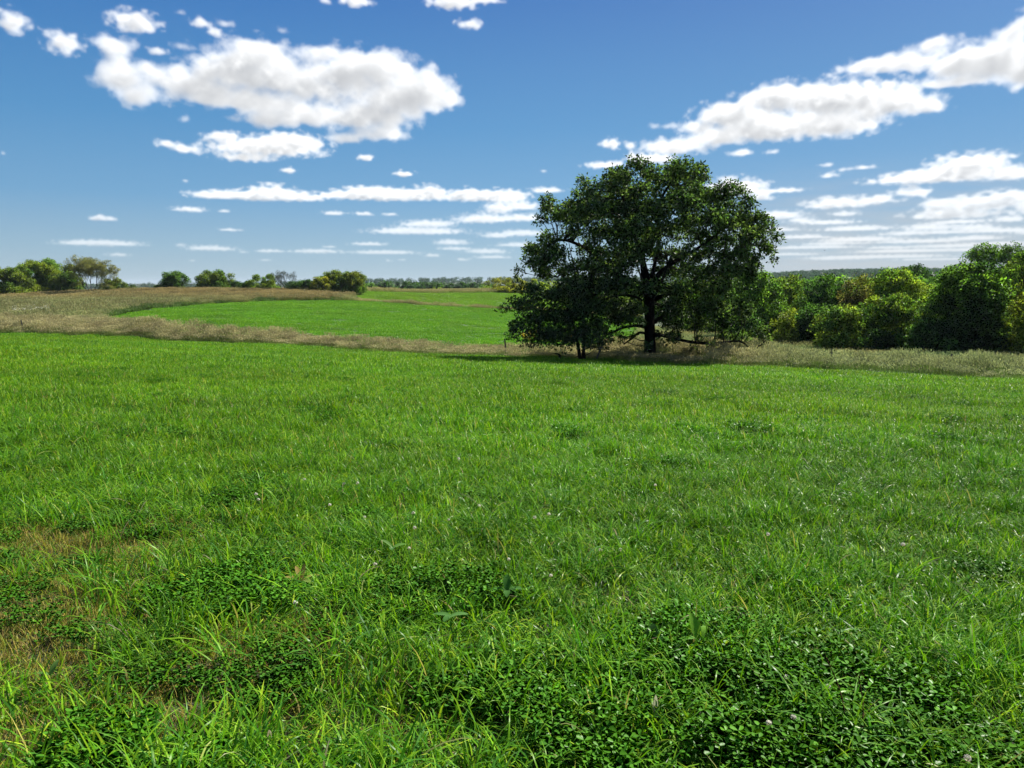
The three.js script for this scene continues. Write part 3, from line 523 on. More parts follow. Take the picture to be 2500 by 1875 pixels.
function roundTree({ name = 'tree', label, category = 'tree', group, px, d, w, top, color, color2, kind = 'broad', clumps: n = 16, skirt = 0.12, dens = 1, size = 1, seed, squash = 1, sharp = 1, ground = 0, wide = 1.1 }) {
  const r = rng(seed * 7919 + 11), base = onGround(px, d); base.y -= ground;
  const h = ray(px, top, d).y - base.y, W = w * wide / FOCAL * d * 0.5, o = thing(name, label, category, base, 0, group);
  const cl = [], wood = [], trunkTop = V((r() - 0.5) * 0.1 * W, h * 0.72, (r() - 0.5) * 0.1 * W), r0 = clamp(h * 0.02, 0.06, 0.32);
  wood.push(tube([V(0, -0.3, 0), V((r() - 0.5) * 0.1 * W, h * 0.25, 0), trunkTop], r0, r0 * 0.3, 7, 0.5));
  const cr = Math.min(W, h * 0.55) * (n > 25 ? 0.25 : n > 10 ? 0.31 : 0.46) * sharp, lo = h * skirt, mid = (lo + h) / 2, ry = (h - lo) / 2;
  for (let i = 0; i < n; i++) {
    const v = 1 - 1.92 * (i + 0.5) / n, a = i * 2.39996 + r() * 0.7, ring = Math.sqrt(Math.max(0.03, 1 - v * v)) ** 0.85, k = 0.84 + 0.3 * (r() - 0.5) + 0.34 * n3(Math.cos(a) * 0.9 + seed * 3.7, v * 1.3, Math.sin(a) * 0.9);
    const c = { x: Math.cos(a) * ring * (W - cr * 0.8) * k, y: mid + v * (ry - cr * 0.75) * (i < 2 ? 1 : 0.9 + 0.2 * r()), z: Math.sin(a) * ring * (W - cr * 0.8) * k * squash };
    const s = cr * (0.62 + 0.65 * r()); c.rx = s * 1.08; c.ry = s * 0.74; c.rz = s; c.mix = r(); cl.push(c);
    const from = V(trunkTop.x * 0.6, Math.max(h * 0.1, Math.min(c.y * 0.72, trunkTop.y)), trunkTop.z * 0.6);
    wood.push(tube(branchTo(from, V(c.x, c.y, c.z), -0.04 * h, r), r0 * 0.42, r0 * 0.1, 4));
  }
  for (let i = 0; i < 3; i++) cl.push({ x: (r() - 0.5) * W * 0.5, y: mid + (r() - 0.5) * ry * 0.7, z: (r() - 0.5) * W * 0.5, rx: cr * 1.5, ry: cr * 1.4, rz: cr * 1.5, mix: r() * 0.4 });
  if (skirt <= 0.04) for (let i = 0; i < 6; i++) { const a = i * 1.05 + r(); cl.push({ x: Math.cos(a) * W * 0.55, y: h * 0.16, z: Math.sin(a) * W * 0.55, rx: W * 0.36, ry: h * 0.17, rz: W * 0.36, mix: r() * 0.5 }); }
  part('trunk', mergeGeometries(wood), M.bark, o);
  fillCrown(o, cl, kind, color, { dens, size, seed: seed * 31 + 5, color2 });
  return o;
}
function bareTree({ label, px, d, w, top, seed, leaves = 0, color, lean = 0, thick = 1, name = 'bare_tree', stems = 3, dome = 0 }) {
  const r = rng(seed * 977), base = onGround(px, d), h = ray(px, top, d).y - base.y, W = w / FOCAL * d * 0.5, o = thing(name, label, 'tree', base);
  const wood = [], tips = [];
  const grow = (p, dir, len, rad, depth) => {
    const e = p.clone().addScaledVector(dir, len), m = p.clone().lerp(e, 0.5).add(V((r() - 0.5) * len * 0.14, len * 0.03, (r() - 0.5) * len * 0.14));
    wood.push(tube([p, m, e], rad, rad * 0.62, depth > 2 ? 3 : 5));
    if (depth >= 5 || len < 0.25) { tips.push(e); return; }
    if (depth > 1) tips.push(m, e);
    const k = depth < 1 ? 3 : 2 + (r() < 0.5);
    for (let i = 0; i < k; i++) {
      const nd = dir.clone().add(V((r() - 0.5) * 1.15 + lean * 0.08, 0.05 + 0.3 * r(), (r() - 0.5) * 1.15)).normalize();
      grow(e.clone(), nd, len * (0.66 + 0.22 * r()), Math.max(0.012 * thick, rad * 0.6), depth + 1);
    }
  };
  for (let i = 0; i < stems; i++) grow(V((i - 1) * 0.25, -0.1, 0), V((i - (stems - 1) / 2) * 0.32 * W / h * 1.4 + lean * 0.2, 1, (r() - 0.5) * 0.4).normalize(), h * 0.27, 0.13 * thick, 0);
  const b = new THREE.Box3().setFromPoints(tips), k = h / Math.max(0.1, b.max.y), kx = 2 * W / Math.max(0.1, b.max.x - b.min.x);
  const g = mergeGeometries(wood); g.scale(Math.min(kx, 1.6), k, Math.min(kx, 1.6));
  part('branches', g, M.greyWood, o);
  if (dome) {
    const D = []; for (let i = 0; i < dome; i++) { const a = Math.PI * (0.04 + 0.86 * r()), q = 0.5 + 0.46 * r(); D.push({ x: -Math.cos(a) * W * q * -1 * (r() < 0.25 ? 1 : 1), y: Math.sin(a) * h * q * 0.9 + h * 0.06, z: (r() - 0.5) * W * 0.9, rx: 0.75, ry: 0.6, rz: 0.75 }); }
    fillCrown(o, D, 'fine', color, { dens: 0.62, size: 0.95, seed: seed + 8, vary: 0.3, color2: [0.22, 0.31, 0.05] });
  }
  if (leaves) fillCrown(o, tips.filter(() => r() < leaves).map((t) => ({ x: t.x * Math.min(kx, 1.6), y: t.y * k, z: t.z * Math.min(kx, 1.6), rx: 0.34, ry: 0.3, rz: 0.34 })), 'fine', color, { dens: 0.75, size: 0.9, seed: seed + 3 });
  return o;
}

const DARK = [0.068, 0.165, 0.020], GREEN = [0.125, 0.29, 0.025], MIDG = [0.21, 0.41, 0.028], OLIVE = [0.32, 0.42, 0.025], YEL = [0.52, 0.53, 0.04], LIME = [0.42, 0.56, 0.034], OAKG = [0.066, 0.145, 0.022], BLUEG = [0.044, 0.11, 0.032];

{ // ---- the lone oak: clumps and limbs set out in its own plane, metres from the foot of its trunk
  const d = 55, k = d / FOCAL * 0.33905, base = onGround(1588, d), o = thing('oak_tree', 'large broad-crowned dark green oak standing alone in the tall grass strip', 'tree', base);
  const gx = (x) => (x - 1212) * k, gy = (y) => (1488 - y) * k;      // from an enlarged view of the tree
  const C = [[1390, 150, 95], [1500, 190, 85], [1200, 170, 80], [1020, 190, 105], [880, 235, 85], [1290, 260, 120], [1110, 300, 105], [940, 330, 100], [1440, 300, 110], [1540, 130, 50], [690, 300, 75], [760, 350, 80], [620, 400, 80], [500, 410, 80], [430, 490, 62], [560, 490, 90], [690, 480, 100], [820, 450, 100], [1000, 450, 120], [1180, 430, 110], [1340, 420, 100], [1520, 400, 90], [1660, 330, 95], [1760, 360, 90], [1850, 400, 70], [1640, 470, 95], [1780, 490, 95], [1880, 510, 75], [1980, 580, 75], [2060, 620, 55], [1960, 680, 70], [2060, 710, 55], [2100, 775, 38], [1860, 640, 85], [1740, 640, 85], [1600, 600, 90], [1460, 560, 100], [1290, 590, 75], [1120, 560, 100], [960, 580, 105], [800, 570, 85], [640, 590, 60], [490, 670, 85], [380, 710, 85], [330, 780, 62], [260, 850, 38], [440, 790, 90], [540, 740, 75], [450, 880, 60], [590, 860, 55], [760, 680, 55], [860, 720, 70], [1000, 720, 90], [1120, 700, 90], [1340, 720, 75], [1500, 740, 75], [1640, 740, 75], [1790, 760, 75], [1880, 800, 70], [1720, 860, 80], [1840, 880, 70], [1580, 860, 85], [1440, 860, 80], [1340, 860, 60], [720, 800, 70], [860, 840, 70], [1010, 840, 85], [700, 920, 80], [830, 960, 90], [980, 970, 100], [1120, 960, 80], [1330, 980, 85], [1480, 990, 95], [1640, 990, 90], [1780, 960, 70], [1720, 1080, 85], [1850, 1130, 70], [1580, 1110, 95], [1430, 1120, 95], [1300, 1110, 80], [1060, 1100, 90], [930, 1090, 90], [800, 1080, 90], [960, 1210, 75], [1060, 1180, 60], [880, 1280, 50], [1370, 1230, 75], [1500, 1230, 80], [1640, 1240, 90], [1780, 1230, 95], [1910, 1220, 85], [2010, 1280, 75], [2050, 1350, 42], [1880, 1330, 80], [1740, 1340, 75], [1600, 1350, 45], [1530, 1410, 38], [1390, 1310, 55], [1690, 1400, 38], [1830, 1400, 45], [1130, 1345, 36], [1290, 1320, 40], [1000, 1310, 28]];
  const r = rng(515), clumps = [], wood = [];
  const limbs = [   // [[x, y, depth] ..., thick end, thin end]
    [[[1210, 1500, 0], [1212, 1380, 0], [1206, 1260, 0], [1198, 1100, 0.1], [1190, 960, 0]], 0.44, 0.33, 0.45],
    [[[1190, 1000, 0], [1165, 880, -0.5], [1160, 740, -0.8], [1190, 580, -0.6], [1230, 420, -0.2], [1330, 240, 0]], 0.27, 0.07],
    [[[1188, 985, 0], [1080, 950, 0.5], [920, 860, 0.9], [800, 750, 0.8], [700, 680, 0.6], [560, 640, 0.8], [420, 700, 1]], 0.24, 0.06],
    [[[1170, 1010, 0], [1040, 900, -0.8], [880, 845, -1.2], [730, 840, -1.2], [600, 850, -1], [540, 900, -1]], 0.17, 0.05],
    [[[1195, 1000, 0], [1250, 880, 0.6], [1350, 790, 1.2], [1450, 730, 1.4], [1560, 660, 1.4], [1750, 500, 1]], 0.22, 0.06],
    [[[1195, 1010, 0], [1240, 860, -1], [1280, 700, -1.6], [1320, 540, -1.9], [1480, 300, -1.4]], 0.2, 0.05],
    [[[1195, 940, 0], [1120, 760, 1.2], [1040, 560, 1.6], [980, 360, 1.3], [1000, 230, 0.9]], 0.2, 0.05],
    [[[1200, 1060, 0], [1340, 1000, 1.2], [1520, 880, 2], [1700, 740, 2], [1900, 680, 1.6], [2060, 730, 1.2]], 0.18, 0.04],
    [[[1200, 1080, 0], [1360, 1020, -1.5], [1560, 960, -2.4], [1760, 900, -2.2]], 0.16, 0.04],
    [[[1206, 1260, 0], [1120, 1240, 0.4], [1010, 1250, 0.8], [900, 1290, 1], [830, 1270, 1]], 0.16, 0.05],
    [[[1190, 1300, 0], [1120, 1290, 0.6], [1060, 1330, 1.1], [1000, 1365, 1.4]], 0.11, 0.05],
    [[[1120, 1300, 0.6], [1020, 1320, 0.8], [960, 1310, 1]], 0.06, 0.03],
    [[[1215, 1300, 0], [1300, 1310, 0.8], [1450, 1345, 1.6], [1620, 1355, 2], [1800, 1340, 2], [1900, 1400, 1.8], [1990, 1340, 1.6]], 0.15, 0.04],
    [[[1212, 1240, 0], [1330, 1180, -1.2], [1520, 1160, -2.2], [1740, 1160, -2.4], [1920, 1210, -2]], 0.16, 0.04],
    [[[1200, 1130, 0], [1090, 1040, 1.6], [960, 1020, 2.6], [800, 1060, 3]], 0.14, 0.04],
    [[[1200, 1150, 0], [1180, 1050, 2.4], [1200, 940, 4.2], [1230, 800, 5]], 0.16, 0.04],
    [[[1200, 1150, 0], [1230, 1050, -2.4], [1220, 930, -4.4], [1180, 760, -5]], 0.16, 0.04],
    [[[1360, 1330, 1], [1355, 1390, 1], [1362, 1455, 1]], 0.025, 0.012],
  ];
  const nodes = [];
  for (const [pts, a, b, flare] of limbs) {
    const P = pts.map(([x, y, z]) => V(gx(x), gy(y), z)), cv = new THREE.CatmullRomCurve3(P);
    wood.push(tube(P, a, b, a > 0.2 ? 12 : 7, flare || 0));
    for (let t = 0.2; t <= 1; t += 0.06) nodes.push([cv.getPoint(t), lerp(a, b, t)]);
  }
  for (const [x, y, s] of C) {
    const ex = gx(x) / 9.0, ey = (gy(y) - 7) / 7.6, room = Math.sqrt(Math.max(0.03, 1 - ex * ex - ey * ey)), Z = 8.4 * room, layers = y > 1190 ? (room > 0.5 ? 2 : 1) : Math.max(1, Math.round(Z / 2.1));
    for (let i = 0; i < layers; i++) {
      const z = layers === 1 ? (r() - 0.5) * Z : lerp(-Z * 0.85, Z * 0.85, (i + 0.25 + 0.5 * r()) / layers);
      const R = s * k * (0.68 + 0.3 * r()), c = { x: gx(x) + (i ? (r() - 0.5) * R * 1.2 : 0), y: gy(y) + (i ? (r() - 0.5) * R : 0), z, rx: R * 1.08, ry: R * 0.86, rz: R };
      clumps.push(c);
      const to = V(c.x, c.y, c.z);
      let best = null, bd = 1e9; for (const n of nodes) { const dd = n[0].distanceTo(to) + (n[0].y > to.y + 0.5 ? 0.8 : 0); if (dd < bd) { bd = dd; best = n; } }
      wood.push(tube(branchTo(best[0], to, -0.05 * bd, r), Math.min(best[1] * 0.6, 0.045 + 0.012 * bd), 0.018, 5));
      for (let t = 0; t < 4; t++) { const e = to.clone().add(V((r() - 0.5) * 1.7 * R, (r() - 0.3) * 1.4 * R, (r() - 0.5) * 1.7 * R)); wood.push(tube([to.clone(), to.clone().lerp(e, 0.5).add(V(0, -0.05, 0)), e], 0.018, 0.008, 3)); }
    }
  }
  part('trunk', mergeGeometries(wood), M.bark, o);
  fillCrown(o, clumps, 'oak', OAKG, { dens: 1.06, size: 1.03, seed: 99, vary: 0.25, color2: [0.135, 0.225, 0.03] });
}
{ // ---- the smaller tree leaning against the oak's left side, two thin trunks
  const d = 52.5, k = d / FOCAL * 0.33905, base = onGround(1422, d), o = thing('small_tree', 'smaller dark layered tree with twin thin trunks, left of the big oak', 'tree', base);
  const gx = (x) => (x - 712) * k, gy = (y) => (1492 - y) * k, r = rng(616);
  const C = [[300, 960, 50], [380, 1000, 75], [240, 1090, 65], [160, 1120, 40], [340, 1090, 95], [470, 1050, 105], [600, 1030, 100], [700, 1080, 105], [240, 1230, 75], [210, 1310, 45], [340, 1220, 100], [470, 1190, 110], [610, 1170, 115], [740, 1180, 100], [320, 1310, 75], [420, 1320, 85], [540, 1310, 95], [660, 1310, 90], [770, 1300, 75], [490, 1360, 45], [600, 1355, 50], [720, 1345, 50], [830, 1370, 30], [800, 1240, 65], [560, 940, 55], [660, 980, 70]];
  const clumps = [], wood = [], trunks = [[[700, 1500, 0], [690, 1420, 0], [660, 1280, 0.2], [600, 1100, 0.2], [520, 990, 0]], [[728, 1500, -0.1], [722, 1430, 0], [730, 1300, -0.2], [700, 1130, -0.4], [660, 1000, -0.4]], [[545, 1500, 0.4], [545, 1440, 0.4], [510, 1430, 0.4]]];
  const nodes = [];
  trunks.forEach((pts, i) => { const P = pts.map(([x, y, z]) => V(gx(x), gy(y), z)), cv = new THREE.CatmullRomCurve3(P); wood.push(tube(P, i === 2 ? 0.11 : 0.16, 0.04, 7, 0.3)); if (i < 2) for (let t = 0.3; t <= 1; t += 0.08) nodes.push(cv.getPoint(t)); });
  wood.push(tube([V(gx(690), gy(1450), 0), V(gx(620), gy(1475), 0.3), V(gx(585), gy(1480), 0.4)], 0.04, 0.015, 5), tube([V(gx(735), gy(1450), 0), V(gx(775), gy(1420), 0.3), V(gx(800), gy(1400), 0.4)], 0.03, 0.012, 5));
  for (const [x, y, s] of C) {
    const Z = 3.4 * Math.sqrt(Math.max(0.05, 1 - (gx(x) / 5.6) ** 2)), layers = Math.max(1, Math.round(Z / 1.3));
    for (let i = 0; i < layers; i++) {
      const R = s * k * (0.8 + 0.3 * r()), c = { x: gx(x) + (r() - 0.5) * R, y: gy(y) + (r() - 0.5) * R * 0.6, z: lerp(-Z, Z, (i + 0.3 + 0.4 * r()) / layers), rx: R * 1.25, ry: R * 0.6, rz: R * 1.15 };
      clumps.push(c);
      const to = V(c.x, c.y, c.z); let best = nodes[0]; for (const n of nodes) if (n.distanceTo(to) < best.distanceTo(to)) best = n;
      wood.push(tube(branchTo(best, to, 0.1, r), 0.035, 0.012, 4));
    }
  }
  part('trunk', mergeGeometries(wood), M.bark, o);
  fillCrown(o, clumps, 'broad', [0.045, 0.11, 0.02], { dens: 0.62, size: 0.85, seed: 98, vary: 0.2, color2: [0.08, 0.17, 0.026] });
}
{ // ---- trees along the hilltop at the left
  const T = (label, px, w, top, d, color, color2, seed, o = {}) => roundTree({ label, px, w, top, d, color, color2, seed, kind: 'broad', size: 1.35, dens: 1.9, ...o });
  T('yellow-olive bushy tree cut by the left edge of the picture', 42, 160, 645, 206, OLIVE, GREEN, 1, { clumps: 22, skirt: 0.02 });
  T('tallest olive green tree of the left hilltop clump, behind the yellow-olive one', 118, 150, 631, 216, MIDG, OLIVE, 2, { clumps: 24, skirt: 0.04 });
  T('dark green tree at the foot of the half-bare tree, left hilltop', 172, 70, 660, 212, GREEN, OLIVE, 3, { skirt: 0.02 });
  bareTree({ label: 'half-bare spreading tree with sparse pale yellowish leaves, left hilltop', px: 226, d: 205, w: 128, top: 627, seed: 9, leaves: 0.35, color: [0.38, 0.40, 0.10], lean: 0.25, thick: 0.72, stems: 5, dome: 110, name: 'sparse_tree' });
  T('low dark green tree with yellow patches right of the half-bare tree', 284, 56, 679, 209, DARK, OLIVE, 4, { clumps: 12, skirt: 0.02, size: 1.2 });
  T('dark round bush in the gap on the left hilltop, nearest the half-bare tree', 326, 30, 696, 214, GREEN, DARK, 5, { clumps: 8, skirt: 0, name: 'bush', category: 'bush', size: 1.1 });
  T('low greyish bush in the middle of the hilltop gap', 362, 40, 704, 214, [0.06, 0.065, 0.04], GREEN, 6, { clumps: 7, skirt: 0, name: 'bush', category: 'bush', size: 1 });
  T('small dark bush touching the left side of the first round tree', 392, 26, 696, 224, DARK, GREEN, 7, { clumps: 7, skirt: 0, name: 'bush', category: 'bush', size: 1 });
  T('neat round dark green tree standing in the hilltop gap', 430, 62, 662, 224, GREEN, MIDG, 8, { clumps: 20, skirt: 0.06 });
  T('low green bush between the two round hilltop trees', 478, 34, 704, 226, MIDG, GREEN, 9, { clumps: 7, skirt: 0, name: 'bush', category: 'bush', size: 1 });
  T('broader round olive green tree right of the neat round one', 530, 92, 660, 224, GREEN, OLIVE, 10, { clumps: 24, skirt: 0.04 });
  T('thin dark bush just right of the broader round tree', 580, 22, 685, 222, DARK, GREEN, 11, { clumps: 6, skirt: 0, name: 'bush', category: 'bush', size: 1 });
  T('low dark green tree at the left end of the middle hilltop row', 604, 46, 686, 220, DARK, GREEN, 12, { clumps: 10, skirt: 0, size: 1.1 });
  T('spreading yellow-green tree left of the bare grey tree', 650, 76, 670, 218, MIDG, LIME, 13, { clumps: 16, skirt: 0.02, size: 1.15 });
  bareTree({ label: 'bare grey leafless tree rising above the hilltop bushes', px: 700, d: 216, w: 66, top: 661, seed: 4, leaves: 0.05, color: [0.07, 0.1, 0.03], thick: 0.75, stems: 4 });
  T('sparse green bush in front of the bare grey tree', 724, 46, 684, 214, GREEN, DARK, 14, { clumps: 9, skirt: 0, name: 'bush', category: 'bush', size: 1, dens: 0.6 });
  T('dark rounded bush between the bare tree and the yellow-green clump', 752, 34, 683, 216, DARK, GREEN, 15, { clumps: 8, skirt: 0, name: 'bush', category: 'bush', size: 1 });
  T('lower yellow-olive tree at the left of the right-hand hilltop clump', 788, 56, 675, 213, OLIVE, YEL, 16, { clumps: 14, skirt: 0, size: 1.15 });
  T('tall olive tree in the middle of the right-hand hilltop clump', 816, 72, 661, 218, MIDG, OLIVE, 17, { clumps: 18, skirt: 0.03, size: 1.2 });
  T('yellow-edged tree at the right end of the right-hand hilltop clump', 864, 66, 660, 216, MIDG, [0.30, 0.34, 0.03], 18, { clumps: 18, skirt: 0.02, size: 1.2 });
}
{ // ---- the far tree line beyond the upper field, and yellow trees left of the oak
  const F = (label, px, w, top, color, color2, seed, o = {}) => roundTree({ label, px, w, top, d: 415 + (seed % 5) * 6, color, color2, seed: seed + 40, kind: 'far', size: 0.95, clumps: 12, skirt: 0, dens: 1.4, wide: 1.4, ...o });
  F('small green tree joining the hilltop clump to the far tree line', 905, 26, 690, GREEN, MIDG, 1, { d: 330 });
  F('dark broad far tree, first of the distant line beyond the upper field', 934, 42, 688, BLUEG, DARK, 2);
  F('low lighter green far bush in front of the distant line', 968, 32, 700, MIDG, GREEN, 3, { name: 'bush', category: 'bush' });
  F('dark dome-shaped far tree, tallest in the left half of the distant line', 986, 34, 687, BLUEG, DARK, 4);
  F('narrow dark far tree right of the dome-shaped one', 1006, 22, 694, BLUEG, DARK, 5);
  F('wide dark green far tree in the middle of the distant line', 1026, 40, 691, DARK, BLUEG, 6);
  F('dark upright far tree rising behind the small yellowish bush', 1051, 30, 688, BLUEG, DARK, 7);
  F('small yellowish far tree standing in front of the distant line', 1071, 26, 702, OLIVE, MIDG, 8, { d: 385 });
  F('mid green far tree beside the small yellowish one', 1091, 30, 697, GREEN, MIDG, 9);
  F('rounded low bush at the foot of the distant line', 1098, 16, 708, OLIVE, MIDG, 10, { d: 380, name: 'bush', category: 'bush', clumps: 6 });
  F('tall dark blue-green far tree, left of the pair ending the line', 1118, 44, 688, BLUEG, DARK, 11);
  F('tall dark blue-green far tree, right of the pair ending the line', 1146, 34, 689, BLUEG, DARK, 12);
  F('low dark far tree in the gap before the yellow trees', 1168, 24, 703, DARK, GREEN, 13);
  F('small yellow-olive tree left of the big yellow tree', 1188, 32, 697, OLIVE, MIDG, 14, { d: 330 });
  F('large yellow-green tree seen behind the left side of the oak', 1246, 92, 675, YEL, OLIVE, 15, { d: 300, clumps: 22, kind: 'broad', size: 1.7 });
  F('green tree glimpsed behind the smaller layered tree', 1330, 90, 684, LIME, GREEN, 16, { d: 300, clumps: 14 });
  F('green tree glimpsed beyond the meadow just right of the oak trunk', 1655, 120, 690, MIDG, GREEN, 18, { d: 185, clumps: 16, size: 0.8 });
  F('green tree glimpsed beyond the field just left of the oak trunk', 1530, 100, 692, GREEN, MIDG, 19, { d: 225, clumps: 14, size: 0.8 });
  F('dark green tree glimpsed through the left of the oak', 1420, 80, 690, GREEN, DARK, 17, { d: 320, clumps: 12 });
}
{ // ---- the woods at the right
  const W = (label, px, w, top, d, color, color2, seed, o = {}) => roundTree({ label, px, w, top, d, color, color2, seed: seed + 80, kind: 'broad', size: 1.15, clumps: 34, skirt: 0.0, wide: 1.18, dens: 1.15, ...o });
  W('bright mid green tree close behind the right side of the oak', 1842, 140, 660, 97, MIDG, GREEN, 1);
  W('green tree mostly hidden behind the oak trunk at right', 1730, 130, 700, 112, GREEN, MIDG, 2);
  W('olive green tree between the bright green and the dark tree', 1922, 92, 670, 110, OLIVE, MIDG, 3);
  W('dark green tall tree left of the yellow-crested tree', 2010, 116, 670, 102, DARK, GREEN, 4, { clumps: 40 });
  W('small yellowish drooping tree at the foot of the dark tree', 1917, 56, 752, 88, OLIVE, LIME, 5, { clumps: 12, size: 0.9 });
  W('yellow-topped tree rising in the middle of the right woods', 2084, 96, 668, 92, [0.24, 0.20, 0.05], LIME, 6, { clumps: 16, size: 1, dens: 0.8 });
  W('yellow-green tree with branches reaching down to the meadow', 2056, 128, 742, 77, LIME, GREEN, 7, { clumps: 36, size: 1 });
  W('large green tree behind the two yellow-green trees', 2178, 150, 657, 98, MIDG, LIME, 8, { clumps: 44 });
  W('yellow-green rounded tree beside the vine-covered column', 2182, 130, 716, 77, LIME, GREEN, 9, { clumps: 36, size: 1 });
  W('dark leafy undergrowth below the yellow-green trees', 2160, 170, 800, 75, DARK, GREEN, 10, { clumps: 16, name: 'thicket', category: 'thicket', size: 1 });
  W('narrow column of dark vines over a dead stump', 2254, 46, 734, 71, DARK, GREEN, 11, { clumps: 14, size: 0.85, sharp: 1.5 });
  W('dark round-topped tree at the back of the right woods', 2215, 140, 642, 126, DARK, GREEN, 12, { clumps: 36 });
  W('green-yellow tree between the column of vines and the big dark tree', 2275, 76, 686, 92, LIME, MIDG, 13, { clumps: 16 });
  W('green tree at the back, left of the highest dome', 2318, 90, 644, 108, GREEN, MIDG, 14, { clumps: 32 });
  W('big dark green tree at the front of the right woods', 2370, 170, 640, 71, DARK, MIDG, 15, { clumps: 58 });
  W('highest dome-shaped green tree behind the big dark tree', 2428, 176, 594, 114, GREEN, MIDG, 16, { clumps: 44 });
  W('olive-yellow tree at the right edge of the picture, above the others', 2490, 110, 610, 92, OLIVE, MIDG, 17, { clumps: 36 });
  W('yellowish lower tree at the right edge of the picture', 2510, 96, 705, 67, LIME, OLIVE, 18, { clumps: 22, size: 0.95 });
  W('dark thicket at the foot of the big dark tree', 2292, 130, 770, 70, DARK, GREEN, 19, { clumps: 18, name: 'thicket', category: 'thicket', size: 1 });
  W('dark low thicket right of the big dark tree', 2430, 110, 780, 69.5, DARK, GREEN, 20, { clumps: 16, name: 'thicket', category: 'thicket', size: 1 });
  W('dark thicket between the olive tree and the yellow-green front tree', 1990, 120, 742, 90, DARK, GREEN, 23, { clumps: 24, name: 'thicket', category: 'thicket', size: 1 });
  W('green bushy tree filling the gap behind the two yellow-green front trees', 2118, 110, 735, 86, GREEN, MIDG, 24, { clumps: 28 });
  W('small bright yellow-green bush in the meadow before the woods', 2364, 36, 860, 66, LIME, LIME, 21, { clumps: 9, name: 'bush', category: 'bush', size: 0.6 });
  W('dark green tree just outside the right edge of the woods', 2620, 180, 640, 84, DARK, GREEN, 22, { clumps: 20 });
}

// ------------------------------------------------------------------ far country: woods on the skyline, farm sheds
{
  const o = thing('distant_woods', 'far-off dark blue-green woods along the skyline hills', 'woods', V(0, 0, 0), 0, null, 'stuff'), S = new Scatter(SPRIGS.far, M.leaf), r = rng(4242);
  const belt = (px0, px1, d0, d1, n, size, color) => {
    for (let i = 0; i < n; i++) {
      const px = lerp(px0, px1, r()), d = lerp(d0, d1, r()), p = onGround(px, d); if (fbm(n2, px * 0.012, d * 0.004, 2) < -0.25) continue;
      const hgt = size * (0.8 + 0.5 * r());
      for (let k = 0; k < 15; k++) {
        const s = size * 0.42 * (0.7 + 0.6 * r()), v = 0.8 + 0.4 * r();
        S.put(r() * 2, new THREE.Matrix4().compose(V(p.x + (r() - 0.5) * size, p.y + hgt * (0.1 + 0.85 * r()), p.z + (r() - 0.5) * size), new THREE.Quaternion().setFromAxisAngle(V(r(), r(), r()).normalize(), r() * 6), V(s, s, s)), [color[0] * v, color[1] * v, color[2] * v]);
      }
    }
  };
  belt(1500, 2800, 1500, 2000, 1500, 6.5, BLUEG);
  belt(1650, 2600, 480, 800, 500, 9, DARK);
  belt(1880, 2800, 950, 1450, 1500, 8, BLUEG);
  belt(-200, 900, 1500, 2400, 500, 11, BLUEG);
  belt(850, 1700, 1900, 2500, 320, 11, BLUEG);
  belt(1120, 1500, 700, 1000, 240, 10, BLUEG);
  belt(885, 1185, 432, 470, 150, 5.5, DARK);
  S.build(o, 'tree_crowns');
  const back = thing('deep_woods', 'mass of green trees deeper inside the right woods, behind the front row', 'woods', V(0, 0, 0), 0, null, 'stuff'), S9 = new Scatter(SPRIGS.far, M.leaf);
  for (let i = 0; i < 260; i++) {
    const px = lerp(1700, 2750, r()), d = lerp(116, 150, r()), p = onGround(px, d), hgt = Math.max(3, (ray(px, 684 + 12 * n2(px * 0.02, 3) - 0.07 * Math.max(0, px - 2080), d).y - p.y) * (0.75 + 0.25 * r())), c = mixc(GREEN, r() < 0.5 ? DARK : MIDG, r());
    for (let k = 0; k < 60; k++) { const t = r(), w = 3 * Math.sqrt(1 - (2 * t - 1) ** 2) + 0.5, a = r() * 6.28, s = 0.8 + 0.5 * r(), v = 0.8 + 0.4 * r(); S9.put(r() * 2, new THREE.Matrix4().compose(V(p.x + Math.cos(a) * w, p.y + hgt * t, p.z + Math.sin(a) * w), new THREE.Quaternion().setFromAxisAngle(V(r(), r(), r()).normalize(), r() * 6), V(s, s, s)), [c[0] * v, c[1] * v, c[2] * v]); }
  }
  S9.build(back, 'tree_crowns');
}
{
  const white = new THREE.MeshStandardMaterial({ name: 'white painted sheet', color: new THREE.Color().setRGB(0.8, 0.8, 0.78), roughness: 0.6 }), grey = new THREE.MeshStandardMaterial({ name: 'grey roof sheet', color: new THREE.Color().setRGB(0.45, 0.46, 0.47), roughness: 0.6 });
  for (const [px, w, l] of [[2092, 5.5, 'tiny white farm shed on the far right skyline, the wider of two'], [2107, 4.2, 'tiny white farm shed on the far right skyline, the narrower of two']]) {
    const p = onGround(px, 1440), o = thing('farm_shed', l, 'shed', p, 0.3, null), sh = new THREE.Shape([new THREE.Vector2(-w / 2, 0), new THREE.Vector2(w / 2, 0), new THREE.Vector2(w / 2, 5), new THREE.Vector2(0, 7), new THREE.Vector2(-w / 2, 5)]);
    part('wall', new THREE.ExtrudeGeometry(sh, { depth: 14, bevelEnabled: false }), white, o);
    part('foundation', new THREE.BoxGeometry(w + 0.4, 2, 14.4).translate(0, -1.02, 7), grey, o);
    for (const s of [-1, 1]) { const a = Math.atan2(2, w / 2), g = new THREE.BoxGeometry(Math.hypot(w / 2, 2) + 0.4, 0.2, 15); g.rotateZ(-s * a); g.translate(s * w / 4, 6.15, 7); part('roof', g, grey, o); }
  }
}
